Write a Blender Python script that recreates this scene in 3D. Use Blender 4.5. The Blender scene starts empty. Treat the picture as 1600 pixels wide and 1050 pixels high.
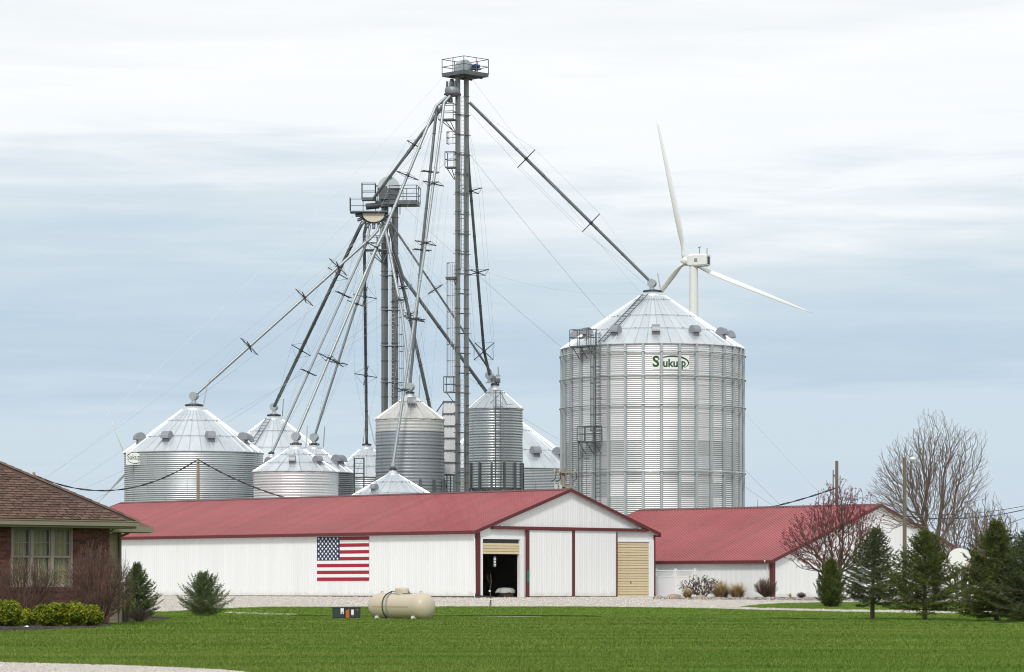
import bpy, math, random
import numpy as np
from mathutils import Vector, Matrix
R = math.radians
PI = math.pi
random.seed(7)
scn = bpy.context.scene
COL = scn.collection

# ------------------------------------------------------------------ camera
FPX, CZ, YH = 5095.0, 1.4, 918.0          # focal length in photo pixels, eye height, horizon row
cam_d = bpy.data.cameras.new("camera")
cam = bpy.data.objects.new("camera", cam_d)
COL.objects.link(cam)
cam.location = (0, 0, CZ)
cam.rotation_euler = (R(90), 0, 0)
cam_d.sensor_width = 36.0
cam_d.lens = 36.0 * FPX / 1600.0
cam_d.shift_y = (YH - 525.0) / 1600.0
cam_d.clip_start, cam_d.clip_end = 0.5, 9000
scn.camera = cam

# ------------------------------------------------------------------ sky, sun, exposure
SUN_EL, SUN_AZ = R(42), math.atan2(-0.14, -0.98)
world = bpy.data.worlds.new("World")
scn.world = world
world.use_nodes = True
nt = world.node_tree
nt.nodes.clear()


def wn(t, **k):
    n = nt.nodes.new(t)
    for a, b in k.items():
        setattr(n, a, b)
    return n


L = nt.links.new
w_out, w_bg = wn("ShaderNodeOutputWorld"), wn("ShaderNodeBackground")
w_bg.inputs["Strength"].default_value = 0.1
sky = wn("ShaderNodeTexSky", sky_type="NISHITA")
sky.sun_disc = False
sky.sun_elevation, sky.sun_rotation = SUN_EL, SUN_AZ
tc = wn("ShaderNodeTexCoord")
sep = wn("ShaderNodeSeparateXYZ")
L(tc.outputs["Generated"], sep.inputs[0])


def w_noise(scale, detail, rough, off=(0, 0, 0)):
    m = wn("ShaderNodeMapping")
    m.inputs["Scale"].default_value = scale
    m.inputs["Location"].default_value = off
    n = wn("ShaderNodeTexNoise")
    n.inputs["Scale"].default_value = 1.0
    n.inputs["Detail"].default_value = detail
    n.inputs["Roughness"].default_value = rough
    n.inputs["Distortion"].default_value = 0.35
    L(tc.outputs["Generated"], m.inputs[0])
    L(m.outputs[0], n.inputs["Vector"])
    return n.outputs["Fac"]


def w_math(op, a, b):
    n = wn("ShaderNodeMath", operation=op)
    for i, v in enumerate((a, b)):
        if isinstance(v, (int, float)):
            n.inputs[i].default_value = v
        else:
            L(v, n.inputs[i])
    return n.outputs[0]


n1 = w_noise((5, 5, 26), 3, 0.5, (3.1, 0.4, 0.2))       # broad banks
n2 = w_noise((14, 14, 150), 5, 0.55, (1.7, 2.2, 0.0))   # thin streaks
h = w_math("ADD", sep.outputs[2], w_math("MULTIPLY", w_math("SUBTRACT", n1, 0.5), 0.075))
h = w_math("ADD", h, w_math("MULTIPLY", w_math("SUBTRACT", n2, 0.5), 0.052))
ramp = wn("ShaderNodeValToRGB")
L(h, ramp.inputs[0])
cr = ramp.color_ramp
stops = [(0.0, (0.62, 0.72, 0.83)), (0.022, (0.58, 0.69, 0.80)), (0.046, (0.60, 0.71, 0.81)), (0.066, (0.49, 0.62, 0.755)), (0.092, (0.60, 0.705, 0.79)),
         (0.112, (0.73, 0.80, 0.855)), (0.132, (0.95, 0.975, 0.985)), (0.156, (1.0, 1.0, 1.0)), (0.185, (0.86, 0.90, 0.92)), (0.30, (0.90, 0.93, 0.95)), (1.0, (0.95, 0.97, 0.98))]
while len(cr.elements) < len(stops):
    cr.elements.new(0.5)
for e, (p, c) in zip(cr.elements, stops):
    e.position, e.color = p, (*c, 1)
vm = wn("ShaderNodeVectorMath", operation="SCALE")
vm.inputs["Scale"].default_value = 10.0
L(ramp.outputs[0], vm.inputs[0])
mixw = wn("ShaderNodeMix", data_type="RGBA")
mixw.inputs["Factor"].default_value = 0.9
L(sky.outputs[0], mixw.inputs["A"])
L(vm.outputs[0], mixw.inputs["B"])
L(mixw.outputs["Result"], w_bg.inputs["Color"])
L(w_bg.outputs[0], w_out.inputs[0])

sun_d = bpy.data.lights.new("sun", "SUN")
sun_d.energy, sun_d.angle, sun_d.color = 2.0, R(10), (1.0, 0.96, 0.9)
sun = bpy.data.objects.new("sun", sun_d)
COL.objects.link(sun)
sdir = Vector((math.sin(SUN_AZ) * math.cos(SUN_EL), math.cos(SUN_AZ) * math.cos(SUN_EL), math.sin(SUN_EL)))
sun.rotation_euler = sdir.to_track_quat("Z", "Y").to_euler()
sun.location = (-60, -40, 90)
vs = scn.view_settings
vs.view_transform, vs.look, vs.exposure, vs.gamma = "Standard", "None", 0.06, 1.0
vs.use_curve_mapping = False
scn.cycles.filter_width = 1.05


# ------------------------------------------------------------------ helpers
def P(px, py, d):
    """World point seen at photo pixel (px, py) at depth d metres."""
    return Vector(((px - 800) * d / FPX, d, CZ - (py - YH) * d / FPX))


def PX(px, d):
    return (px - 800) * d / FPX


def gz(d):
    return 0.00353 * min(d, 240.0)


def DG(py):
    """Depth of the ground seen at row py."""
    return 7133.0 / (py - 900.0)


UX, UY = 0.717, 0.697
ANG = math.atan2(UY, UX)                 # the yard grid all buildings stand on


class MB:
    def __init__(self):
        self.v, self.f, self.s = [], [], []

    def add(self, vs_, fs, smooth=False):
        o = len(self.v)
        self.v += [tuple(p) for p in vs_]
        self.f += [tuple(i + o for i in f) for f in fs]
        self.s += [smooth] * len(fs)
        return self

    def box(self, lo, hi):
        x0, y0, z0 = lo
        x1, y1, z1 = hi
        return self.add([(x0, y0, z0), (x1, y0, z0), (x1, y1, z0), (x0, y1, z0), (x0, y0, z1), (x1, y0, z1), (x1, y1, z1), (x0, y1, z1)],
                        [(0, 3, 2, 1), (4, 5, 6, 7), (0, 1, 5, 4), (1, 2, 6, 5), (2, 3, 7, 6), (3, 0, 4, 7)])

    def cbox(self, c, s, rz=0.0):
        m = Matrix.Rotation(rz, 3, "Z")
        c = Vector(c)
        a, b, d = s[0] / 2, s[1] / 2, s[2] / 2
        pts = [c + m @ Vector(p) for p in [(-a, -b, -d), (a, -b, -d), (a, b, -d), (-a, b, -d), (-a, -b, d), (a, -b, d), (a, b, d), (-a, b, d)]]
        return self.add(pts, [(0, 3, 2, 1), (4, 5, 6, 7), (0, 1, 5, 4), (1, 2, 6, 5), (2, 3, 7, 6), (3, 0, 4, 7)])

    def tube(self, p, q, r0, r1=None, n=8, caps=True):
        r1 = r0 if r1 is None else r1
        p, q = Vector(p), Vector(q)
        d = (q - p)
        if d.length < 1e-6:
            return self
        d.normalize()
        a = d.orthogonal().normalized()
        b = d.cross(a)
        vs_, fs = [], []
        for c, r in ((p, r0), (q, r1)):
            for i in range(n):
                t = 2 * PI * i / n
                vs_.append(c + (a * math.cos(t) + b * math.sin(t)) * r)
        for i in range(n):
            j = (i + 1) % n
            fs.append((i, j, n + j, n + i))
        self.add(vs_, fs, n > 5)
        if caps:
            self.add(vs_, [tuple(range(n - 1, -1, -1)), tuple(range(n, 2 * n))])
        return self

    def path(self, pts, r, n=8, r_end=None):
        """A swept tube through pts with joined rings."""
        pts = [Vector(p) for p in pts]
        m = len(pts)
        vs_, fs = [], []
        a = None
        for k, p in enumerate(pts):
            d = (pts[min(k + 1, m - 1)] - pts[max(k - 1, 0)]).normalized()
            a = d.orthogonal().normalized() if a is None else (a - d * a.dot(d)).normalized()
            b = d.cross(a)
            rr = r if r_end is None else r + (r_end - r) * k / (m - 1)
            for i in range(n):
                t = 2 * PI * i / n
                vs_.append(p + (a * math.cos(t) + b * math.sin(t)) * rr)
        for k in range(m - 1):
            for i in range(n):
                j = (i + 1) % n
                fs.append((k * n + i, k * n + j, (k + 1) * n + j, (k + 1) * n + i))
        self.add(vs_, fs, n > 4)
        self.add(vs_[:n], [tuple(range(n - 1, -1, -1))])
        self.add(vs_[-n:], [tuple(range(n))])
        return self

    def lathe(self, prof, n=32, a0=0.0, a1=2 * PI, c=(0, 0, 0), smooth=True):
        full = abs(a1 - a0 - 2 * PI) < 1e-6
        m = n if full else n + 1
        vs_, fs = [], []
        for r, z in prof:
            for i in range(m):
                t = a0 + (a1 - a0) * i / n
                vs_.append((c[0] + r * math.cos(t), c[1] + r * math.sin(t), c[2] + z))
        for k in range(len(prof) - 1):
            for i in range(n):
                j = (i + 1) % m
                fs.append((k * m + i, k * m + j, (k + 1) * m + j, (k + 1) * m + i))
        return self.add(vs_, fs, smooth)

    def poly(self, pts, th):
        """Flat polygon pts thickened by vector th."""
        n = len(pts)
        th = Vector(th)
        a = [Vector(p) for p in pts]
        b = [p + th for p in a]
        fs = [tuple(range(n - 1, -1, -1)), tuple(range(n, 2 * n))]
        for i in range(n):
            j = (i + 1) % n
            fs.append((i, j, n + j, n + i))
        return self.add(a + b, fs)

    def mesh(self, name, mat, bev=0.0):
        me = bpy.data.meshes.new(name)
        me.from_pydata([tuple(p) for p in self.v], [], self.f)
        me.polygons.foreach_set("use_smooth", self.s)
        if mat:
            me.materials.append(mat)
        me.update()
        return me

    def build(self, name, mat, parent=None, world=False, loc=None):
        me = self.mesh(name, mat)
        if parent is not None and world:
            me.transform(Matrix.Translation(-parent.location))
        o = bpy.data.objects.new(name, me)
        COL.objects.link(o)
        if parent is not None:
            o.parent = parent
        if loc is not None:
            o.location = loc
        return o


def np_mesh(name, V, F, mat, parent=None, smooth=False):
    """V (n,3), F (m,k) with equal k, as one mesh object."""
    me = bpy.data.meshes.new(name)
    V = np.asarray(V, np.float32)
    F = np.asarray(F, np.int32)
    k = F.shape[1]
    me.vertices.add(len(V))
    me.vertices.foreach_set("co", V.ravel())
    me.loops.add(F.size)
    me.loops.foreach_set("vertex_index", F.ravel())
    me.polygons.add(len(F))
    me.polygons.foreach_set("loop_start", np.arange(0, F.size, k, dtype=np.int32))
    me.polygons.foreach_set("loop_total", np.full(len(F), k, np.int32))
    me.update(calc_edges=True)
    me.materials.append(mat)
    if smooth:
        me.polygons.foreach_set("use_smooth", np.ones(len(F), bool))
    o = bpy.data.objects.new(name, me)
    COL.objects.link(o)
    if parent is not None:
        o.parent = parent
    return o


def inst(name, me, parent, loc=(0, 0, 0), rz=0.0, rx=0.0, ry=0.0):
    o = bpy.data.objects.new(name, me)
    COL.objects.link(o)
    o.parent = parent
    o.location = loc
    o.rotation_euler = (rx, ry, rz)
    return o


def tag(o, label, cat, group=None):
    o["label"], o["category"] = label, cat
    if group:
        o["group"] = group
    return o


def thing(name, label, cat, loc, rz=0.0, group=None):
    o = bpy.data.objects.new(name, None)
    o.empty_display_size = 0.2
    COL.objects.link(o)
    o.location = loc
    o.rotation_euler = (0, 0, rz)
    return tag(o, label, cat, group)


def struct(o, kind="structure"):
    o["kind"] = kind
    return o


# ------------------------------------------------------------------ materials
def mat_new(name):
    m = bpy.data.materials.new(name)
    m.use_nodes = True
    return m, m.node_tree, m.node_tree.nodes["Principled BSDF"]


def pmat(name, col, rough=0.6, metal=0.0, var=0.0, nscale=6.0, nvar=0.0, bump=0.0, bscale=40.0, island=0.0, col2=None, stretch=(1, 1, 1), spec=0.5, coat=0.0):
    """Principled material: base colour varied per object (var), per loose piece (island) and by noise between col and col2 (nvar)."""
    m, t, b = mat_new(name)
    lk = t.links.new
    b.inputs["Roughness"].default_value = rough
    b.inputs["Metallic"].default_value = metal
    b.inputs["Specular IOR Level"].default_value = spec
    b.inputs["Coat Weight"].default_value = coat
    c2 = col2 or tuple(min(1, x * 0.6) for x in col)
    tcn = t.nodes.new("ShaderNodeTexCoord")
    mp = t.nodes.new("ShaderNodeMapping")
    mp.inputs["Scale"].default_value = stretch
    lk(tcn.outputs["Object"], mp.inputs[0])
    nz = t.nodes.new("ShaderNodeTexNoise")
    nz.inputs["Scale"].default_value = nscale
    nz.inputs["Detail"].default_value = 5
    nz.inputs["Roughness"].default_value = 0.6
    lk(mp.outputs[0], nz.inputs["Vector"])
    rp = t.nodes.new("ShaderNodeMapRange")
    rp.inputs["From Min"].default_value, rp.inputs["From Max"].default_value = 0.35, 0.68
    rp.inputs["To Max"].default_value = nvar
    lk(nz.outputs["Fac"], rp.inputs["Value"])
    mx = t.nodes.new("ShaderNodeMix")
    mx.data_type = "RGBA"
    mx.inputs["A"].default_value, mx.inputs["B"].default_value = (*col, 1), (*c2, 1)
    lk(rp.outputs[0], mx.inputs["Factor"])
    last = mx.outputs["Result"]

    def vary(src, amt, last):
        r2 = t.nodes.new("ShaderNodeMapRange")
        r2.inputs["To Min"].default_value, r2.inputs["To Max"].default_value = 1 - amt, 1 + amt
        lk(src, r2.inputs["Value"])
        hs = t.nodes.new("ShaderNodeHueSaturation")
        lk(r2.outputs[0], hs.inputs["Value"])
        lk(last, hs.inputs["Color"])
        return hs.outputs[0]
    if var:
        oi = t.nodes.new("ShaderNodeObjectInfo")
        last = vary(oi.outputs["Random"], var, last)
    if island:
        ge = t.nodes.new("ShaderNodeNewGeometry")
        last = vary(ge.outputs["Random Per Island"], island, last)
    lk(last, b.inputs["Base Color"])
    if bump:
        bz = t.nodes.new("ShaderNodeTexNoise")
        bz.inputs["Scale"].default_value = bscale
        bz.inputs["Detail"].default_value = 4
        lk(tcn.outputs["Object"], bz.inputs["Vector"])
        bp = t.nodes.new("ShaderNodeBump")
        bp.inputs["Strength"].default_value = bump
        bp.inputs["Distance"].default_value = 0.02
        lk(bz.outputs["Fac"], bp.inputs["Height"])
        lk(bp.outputs[0], b.inputs["Normal"])
    return m


def leafmat(name, col, col2, island=0.3, rough=0.55, nscale=3.0, trans=0.15):
    m = pmat(name, col, rough, nvar=1.0, col2=col2, nscale=nscale, island=island, spec=0.12)
    b = m.node_tree.nodes["Principled BSDF"]
    b.inputs["Transmission Weight"].default_value = 0.0
    return m


M = {}
M["galv"] = pmat("galvanised_steel", (0.52, 0.56, 0.57), 0.42, 0.72, var=0.07, nscale=1.2, nvar=0.5, col2=(0.38, 0.43, 0.45), stretch=(1, 1, 0.25), bump=0.03, bscale=3)
M["galv_bright"] = pmat("bright_galvanised_steel", (0.72, 0.74, 0.745), 0.47, 0.5, var=0.09, nscale=0.9, nvar=0.45, col2=(0.64, 0.66, 0.67), stretch=(1, 1, 0.3), bump=0.03, bscale=3)
M["galv_roof"] = pmat("roof_galvanised_steel", (0.66, 0.71, 0.74), 0.42, 0.55, var=0.06, nscale=1.5, nvar=0.5, col2=(0.54, 0.59, 0.63))
M["galv_old"] = pmat("weathered_galvanised_steel", (0.30, 0.33, 0.35), 0.5, 0.5, var=0.10, nscale=1.4, nvar=0.6, col2=(0.22, 0.25, 0.27), stretch=(1, 1, 0.3))
M["galv_pale"] = pmat("pale_weathered_steel", (0.55, 0.57, 0.56), 0.5, 0.35, var=0.06, nscale=1.4, nvar=0.5, col2=(0.45, 0.45, 0.43))
M["pipe"] = pmat("spout_steel", (0.38, 0.42, 0.43), 0.48, 0.6, nscale=0.6, nvar=0.5, col2=(0.36, 0.40, 0.42))
M["pipe_dark"] = pmat("shaded_grey_spout_steel", (0.20, 0.225, 0.235), 0.45, 0.6, nscale=0.6, nvar=0.6, col2=(0.14, 0.16, 0.17))  # older grey of the same steel; darker tone also stands for its shading
M["frame"] = pmat("frame_steel", (0.15, 0.17, 0.18), 0.5, 0.55, nscale=2, nvar=0.5)
M["leg"] = pmat("leg_casing_steel", (0.24, 0.26, 0.255), 0.5, 0.5, nscale=1.0, nvar=0.6, col2=(0.16, 0.175, 0.175), stretch=(1, 1, 0.3))
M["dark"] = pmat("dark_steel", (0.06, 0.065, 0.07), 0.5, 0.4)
M["vent"] = pmat("vent_grey_steel", (0.30, 0.32, 0.345), 0.5, 0.35, nscale=4, nvar=0.3)
M["wire"] = pmat("guy_wire_steel", (0.42, 0.46, 0.50), 0.5, 0.3)
M["cable"] = pmat("black_cable", (0.03, 0.03, 0.035), 0.6)
M["white"] = pmat("white_painted_steel", (0.82, 0.84, 0.84), 0.42, nscale=1.6, nvar=0.6, col2=(0.76, 0.77, 0.755), var=0.02, stretch=(1.5, 1.5, .12))
M["whitetrim"] = pmat("white_trim", (0.80, 0.81, 0.81), 0.5)
M["red"] = pmat("red_roof_steel", (0.275, 0.046, 0.048), 0.30, nscale=0.35, nvar=0.6, col2=(0.36, 0.072, 0.078), var=0.10, spec=0.6, coat=0.25)
M["redtrim"] = pmat("dark_red_trim", (0.115, 0.018, 0.020), 0.45)
M["greentrim"] = pmat("green_patch", (0.01, 0.16, 0.07), 0.5)
M["tan"] = pmat("tan_door_steel", (0.70, 0.59, 0.38), 0.5, var=0.05, nscale=3, nvar=0.3, col2=(0.55, 0.46, 0.29))
M["concrete"] = pmat("concrete", (0.40, 0.38, 0.35), 0.9, nscale=3, nvar=0.5)
M["flagred"] = pmat("flag_red", (0.36, 0.012, 0.035), 0.6, nscale=3.4, nvar=0.5, col2=(0.28, 0.010, 0.03), stretch=(4, 4, 0.5))
M["flagblue"] = pmat("flag_blue", (0.010, 0.03, 0.095), 0.6, nscale=4, nvar=0.5, col2=(0.008, 0.022, 0.07))
M["flagwhite"] = pmat("flag_white", (0.82, 0.82, 0.82), 0.6)
M["logo_white"] = pmat("sign_white", (0.80, 0.82, 0.80), 0.5)
M["logo_green"] = pmat("sign_green", (0.008, 0.085, 0.02), 0.5)
M["turbine"] = pmat("turbine_white", (0.74, 0.76, 0.74), 0.4)
M["turbine_far"] = pmat("turbine_hazed_white", (0.62, 0.69, 0.70), 0.5)  # distant white turbine with slight haze faded into its colour
M["tank"] = pmat("cream_tank_paint", (0.56, 0.49, 0.375), 0.42, nscale=2, nvar=0.4, col2=(0.50, 0.42, 0.30))
M["boxgreen"] = pmat("cabinet_green", (0.022, 0.045, 0.038), 0.5, nscale=5, nvar=0.4)
M["orange"] = pmat("sticker_orange", (0.62, 0.12, 0.012), 0.6, nscale=14, nvar=0.6, col2=(0.35, 0.09, 0.02))
M["wood"] = pmat("weathered_wood", (0.33, 0.26, 0.19), 0.85, nscale=3, nvar=0.6, stretch=(4, 4, 0.4))
M["wood_grey"] = pmat("grey_pole_wood", (0.17, 0.145, 0.11), 0.85, nscale=3, nvar=0.6, stretch=(4, 4, 0.4))
M["bark"] = pmat("bark", (0.115, 0.085, 0.066), 0.9, nscale=5, nvar=0.6)
M["twig"] = pmat("grey_twig", (0.19, 0.145, 0.118), 0.9, nscale=2, nvar=0.5, col2=(0.11, 0.08, 0.068))
M["redtwig"] = pmat("red_brown_twig", (0.15, 0.095, 0.070), 0.85, nscale=3, nvar=0.7, col2=(0.075, 0.047, 0.038))
M["bud"] = leafmat("maroon_bud", (0.34, 0.075, 0.11), (0.20, 0.040, 0.06), 0.4)
M["needle"] = leafmat("spruce_needle", (0.118, 0.145, 0.034), (0.046, 0.066, 0.018), 0.6, nscale=2.2)
M["needle_blue"] = leafmat("blue_spruce_needle", (0.140, 0.190, 0.065), (0.060, 0.090, 0.038), 0.6, nscale=2.2)
M["needle_dull"] = leafmat("dull_spruce_needle", (0.108, 0.132, 0.050), (0.050, 0.066, 0.030), 0.6, nscale=2.2)
M["hedge"] = leafmat("yellow_green_leaf", (0.25, 0.275, 0.020), (0.075, 0.125, 0.015), 0.4, nscale=3.2)
M["grassblade"] = pmat("grass_blade", (0.084, 0.172, 0.020), 0.6, nvar=1.0, col2=(0.188, 0.236, 0.050), nscale=0.42, island=0.30, spec=0.08, stretch=(.16, 1.3, 1))
M["grassblade_light"] = pmat("mow_lit_grass_blade", (0.105, 0.198, 0.024), 0.6, nvar=1.0, col2=(0.168, 0.240, 0.038), nscale=0.3, island=0.25, spec=0.12, stretch=(.2, 1.2, 1))  # same grass; light caught by bent mown blades is put into the colour
M["straw"] = leafmat("dry_grass", (0.52, 0.40, 0.21), (0.34, 0.24, 0.11), 0.4)
M["seed"] = leafmat("dried_flower_head", (0.11, 0.075, 0.07), (0.07, 0.045, 0.045), 0.4)
M["rock"] = pmat("tan_boulder", (0.42, 0.31, 0.22), 0.9, nscale=4, nvar=0.6, bump=0.4, bscale=10)
M["mulch"] = pmat("dark_mulch", (0.045, 0.036, 0.034), 0.95, nscale=14, nvar=1.0, col2=(0.018, 0.014, 0.014), bump=1.0, bscale=18)
M["mulchbit"] = pmat("mulch_chip", (0.05, 0.04, 0.038), 0.95, island=0.7)
M["gravelbit"] = pmat("gravel_stone", (0.56, 0.52, 0.47), 0.9, island=0.3)
M["brick"] = pmat("red_brick", (0.158, 0.057, 0.041), 0.85, island=0.45, nscale=3, nvar=0.5, col2=(0.075, 0.032, 0.026))
M["mortar"] = pmat("mortar", (0.17, 0.125, 0.10), 0.95)
M["shingle"] = pmat("brown_shingle", (0.135, 0.080, 0.060), 0.9, var=0.34, nscale=12, nvar=0.5, col2=(0.09, 0.053, 0.040), bump=0.3, bscale=60)
M["shingle_base"] = pmat("shingle_underlay", (0.07, 0.045, 0.035), 0.95)
M["gutter"] = pmat("olive_gutter", (0.26, 0.235, 0.165), 0.45, nscale=1, nvar=0.2)
M["siding"] = pmat("tan_siding", (0.40, 0.335, 0.225), 0.6, var=0.05)
M["sash"] = pmat("taupe_window_frame", (0.33, 0.285, 0.24), 0.5)
M["curtain"] = pmat("olive_curtain", (0.56, 0.51, 0.19), 0.8, nscale=8, nvar=0.6, col2=(0.24, 0.22, 0.07), stretch=(6, 6, 0.2))
M["glass"] = pmat("window_glass", (0.30, 0.36, 0.36), 0.03, spec=0.9)
bg_ = M["glass"].node_tree.nodes["Principled BSDF"]
bg_.inputs["Transmission Weight"].default_value = 0.0
bg_.inputs["Alpha"].default_value = 0.10
M["interior"] = pmat("shade_black_interior", (0.012, 0.012, 0.013), 0.9)  # indoor shade painted as a near-black colour
M["maroon"] = pmat("machine_red", (0.05, 0.008, 0.008), 0.5)
M["tyre"] = pmat("tyre_rubber", (0.012, 0.012, 0.012), 0.8)
M["tarp"] = pmat("grey_tarp", (0.42, 0.43, 0.41), 0.7, nscale=5, nvar=0.5)
M["block"] = pmat("brown_block", (0.13, 0.095, 0.07), 0.9)
M["blue"] = pmat("motor_blue", (0.012, 0.045, 0.16), 0.4)
M["teal"] = pmat("teal_cap", (0.02, 0.40, 0.26), 0.5)
M["vinyl"] = pmat("white_vinyl", (0.78, 0.80, 0.82), 0.45)
M["lampglass"] = pmat("lamp_cover", (0.72, 0.74, 0.72), 0.3)
M["shedroof"] = pmat("grey_roof", (0.09, 0.095, 0.10), 0.8)
M["rust"] = pmat("rusty_pale_steel", (0.66, 0.68, 0.67), 0.45, 0.45, nscale=.9, nvar=0.55, col2=(0.52, 0.44, 0.36))
M["cream"] = pmat("cream_drum_face", (0.62, 0.58, 0.47), 0.5)


def splash(m, col, top):
    """Mud splash: ragged stains near the wall's foot (object z below top)."""
    t = m.node_tree
    lk = t.links.new
    b = t.nodes["Principled BSDF"]
    src = b.inputs["Base Color"].links[0].from_socket
    tcn = t.nodes.new("ShaderNodeTexCoord")
    sp = t.nodes.new("ShaderNodeSeparateXYZ")
    lk(tcn.outputs["Object"], sp.inputs[0])
    nz = t.nodes.new("ShaderNodeTexNoise")
    nz.inputs["Scale"].default_value = 2.3
    nz.inputs["Detail"].default_value = 6
    lk(tcn.outputs["Object"], nz.inputs["Vector"])
    ad = t.nodes.new("ShaderNodeMath")
    ad.operation = "MULTIPLY_ADD"
    lk(nz.outputs["Fac"], ad.inputs[0])
    ad.inputs[1].default_value = -1.6 * top
    lk(sp.outputs[2], ad.inputs[2])
    mr = t.nodes.new("ShaderNodeMapRange")
    mr.inputs["From Min"].default_value, mr.inputs["From Max"].default_value = -.8 * top, .1 * top
    mr.inputs["To Min"].default_value, mr.inputs["To Max"].default_value = .55, 0
    lk(ad.outputs[0], mr.inputs["Value"])
    mx = t.nodes.new("ShaderNodeMix")
    mx.data_type = "RGBA"
    lk(mr.outputs[0], mx.inputs["Factor"])
    lk(src, mx.inputs["A"])
    mx.inputs["B"].default_value = (*col, 1)
    lk(mx.outputs["Result"], b.inputs["Base Color"])


splash(M["white"], (0.50, 0.45, 0.38), .45)


def ground_mat(name, cols, scale1, scale2, stretch=(1, 1, 1), bump=0.4, bscale=30):
    """Three colours blended by a coarse and a fine noise."""
    m, t, b = mat_new(name)
    lk = t.links.new
    b.inputs["Roughness"].default_value = 0.95
    b.inputs["Specular IOR Level"].default_value = 0.15
    tcn = t.nodes.new("ShaderNodeTexCoord")
    mp = t.nodes.new("ShaderNodeMapping")
    mp.inputs["Scale"].default_value = stretch
    lk(tcn.outputs["Object"], mp.inputs[0])
    res = None
    for i, (sc, vec) in enumerate(((scale1, mp.outputs[0]), (scale2, tcn.outputs["Object"]))):
        nz = t.nodes.new("ShaderNodeTexNoise")
        nz.inputs["Scale"].default_value = sc
        nz.inputs["Detail"].default_value = 6
        nz.inputs["Roughness"].default_value = 0.65
        lk(vec, nz.inputs["Vector"])
        mr = t.nodes.new("ShaderNodeMapRange")
        mr.inputs["From Min"].default_value, mr.inputs["From Max"].default_value = 0.36, 0.66
        lk(nz.outputs["Fac"], mr.inputs["Value"])
        mx = t.nodes.new("ShaderNodeMix")
        mx.data_type = "RGBA"
        if res is None:
            mx.inputs["A"].default_value = (*cols[0], 1)
        else:
            lk(res, mx.inputs["A"])
        mx.inputs["B"].default_value = (*cols[i + 1], 1)
        lk(mr.outputs[0], mx.inputs["Factor"])
        res = mx.outputs["Result"]
        last = nz
    lk(res, b.inputs["Base Color"])
    bz = t.nodes.new("ShaderNodeTexNoise")
    bz.inputs["Scale"].default_value = bscale
    lk(tcn.outputs["Object"], bz.inputs["Vector"])
    bp = t.nodes.new("ShaderNodeBump")
    bp.inputs["Strength"].default_value = bump
    bp.inputs["Distance"].default_value = 0.03
    lk(bz.outputs["Fac"], bp.inputs["Height"])
    lk(bp.outputs[0], b.inputs["Normal"])
    return m


M["lawn"] = ground_mat("lawn_soil_and_grass", [(0.080, 0.150, 0.012), (0.155, 0.200, 0.030), (0.088, 0.155, 0.012)], 0.10, 1.3, (0.5, 2.2, 1))
M["field"] = ground_mat("field_ground", [(0.16, 0.13, 0.085), (0.09, 0.11, 0.035), (0.14, 0.12, 0.07)], 0.02, 0.5)
M["gravel"] = ground_mat("pale_gravel", [(0.50, 0.45, 0.39), (0.56, 0.51, 0.455), (0.36, 0.33, 0.295)], 0.25, 5.0, bump=0.8, bscale=14)
M["gravel_white"] = ground_mat("white_gravel", [(0.60, 0.57, 0.53), (0.66, 0.63, 0.60), (0.45, 0.43, 0.40)], 0.8, 14.0, bump=0.8, bscale=30)

# ------------------------------------------------------------------ ground
def sheet(name, pts, mat, lift):
    """Flat sheet over ground outline pts [(x, y)], following gz."""
    mb = MB()
    mb.add([(x, y, gz(y) + lift) for x, y in pts], [tuple(range(len(pts)))])
    return struct(mb.build(name, mat))


g = MB()
ys = [-120, 0, 120, 240, 700, 3000, 7000]
for a, b in zip(ys[:-1], ys[1:]):
    g.add([(-3500, a, gz(a)), (3500, a, gz(a)), (3500, b, gz(b)), (-3500, b, gz(b))], [(0, 1, 2, 3)])
struct(g.build("ground", M["field"]))
lw = MB()
lw.add([(-90, -60, gz(-60) + .004), (90, -60, gz(-60) + .004), (90, 150.5, gz(150.5) + .004), (-90, 150.5, gz(150.5) + .004)], [(0, 1, 2, 3)])
struct(lw.build("lawn", M["lawn"]))


def gp(px, py):
    d = DG(py)
    return (PX(px, d), d)


yard = [gp(-200, 951), gp(200, 956.5), gp(262, 956.0), gp(330, 951.5), gp(420, 948.8), gp(745, 948.0), gp(900, 948.3), gp(1020, 949.5), gp(1100, 951), gp(1200, 953.5), gp(1320, 956.2), gp(1450, 958.3), gp(1620, 960.5), gp(1800, 962)]
yard_poly = yard + [(75, 238), (-75, 238)]
sheet("gravel_yard", yard_poly, M["gravel"], 0.010)
island = [gp(1157, 948.4), gp(1185, 950.2), gp(1300, 952.6), gp(1450, 954.6), gp(1640, 957), gp(1640, 941), gp(1380, 941), gp(1290, 941.5), gp(1220, 943), gp(1185, 945)]
sheet("grass_island", island, M["lawn"], 0.018)
sheet("pale_strip", [gp(738, 963.7), gp(790, 964.1), gp(846, 964.9), gp(846, 965.15), gp(790, 964.55), gp(738, 963.9)], M["gravel_white"], 0.03)
struct(sheet("side_path", [gp(352, 956.0), gp(400, 957.4), gp(464, 959.4), gp(464, 961.0), gp(400, 960.2), gp(352, 958.2)], M["gravel_white"], 0.014))
near_path = [gp(-60, 1036), gp(60, 1038.5), gp(180, 1041.5), gp(280, 1045.5), gp(350, 1049), gp(390, 1053), gp(390, 1085), gp(-60, 1085)]
sheet("white_gravel_path", near_path, M["gravel_white"], 0.012)
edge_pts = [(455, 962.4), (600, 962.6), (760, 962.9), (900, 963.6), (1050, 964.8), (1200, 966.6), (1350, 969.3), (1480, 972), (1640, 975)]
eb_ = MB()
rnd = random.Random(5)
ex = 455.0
hlast = .03
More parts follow.
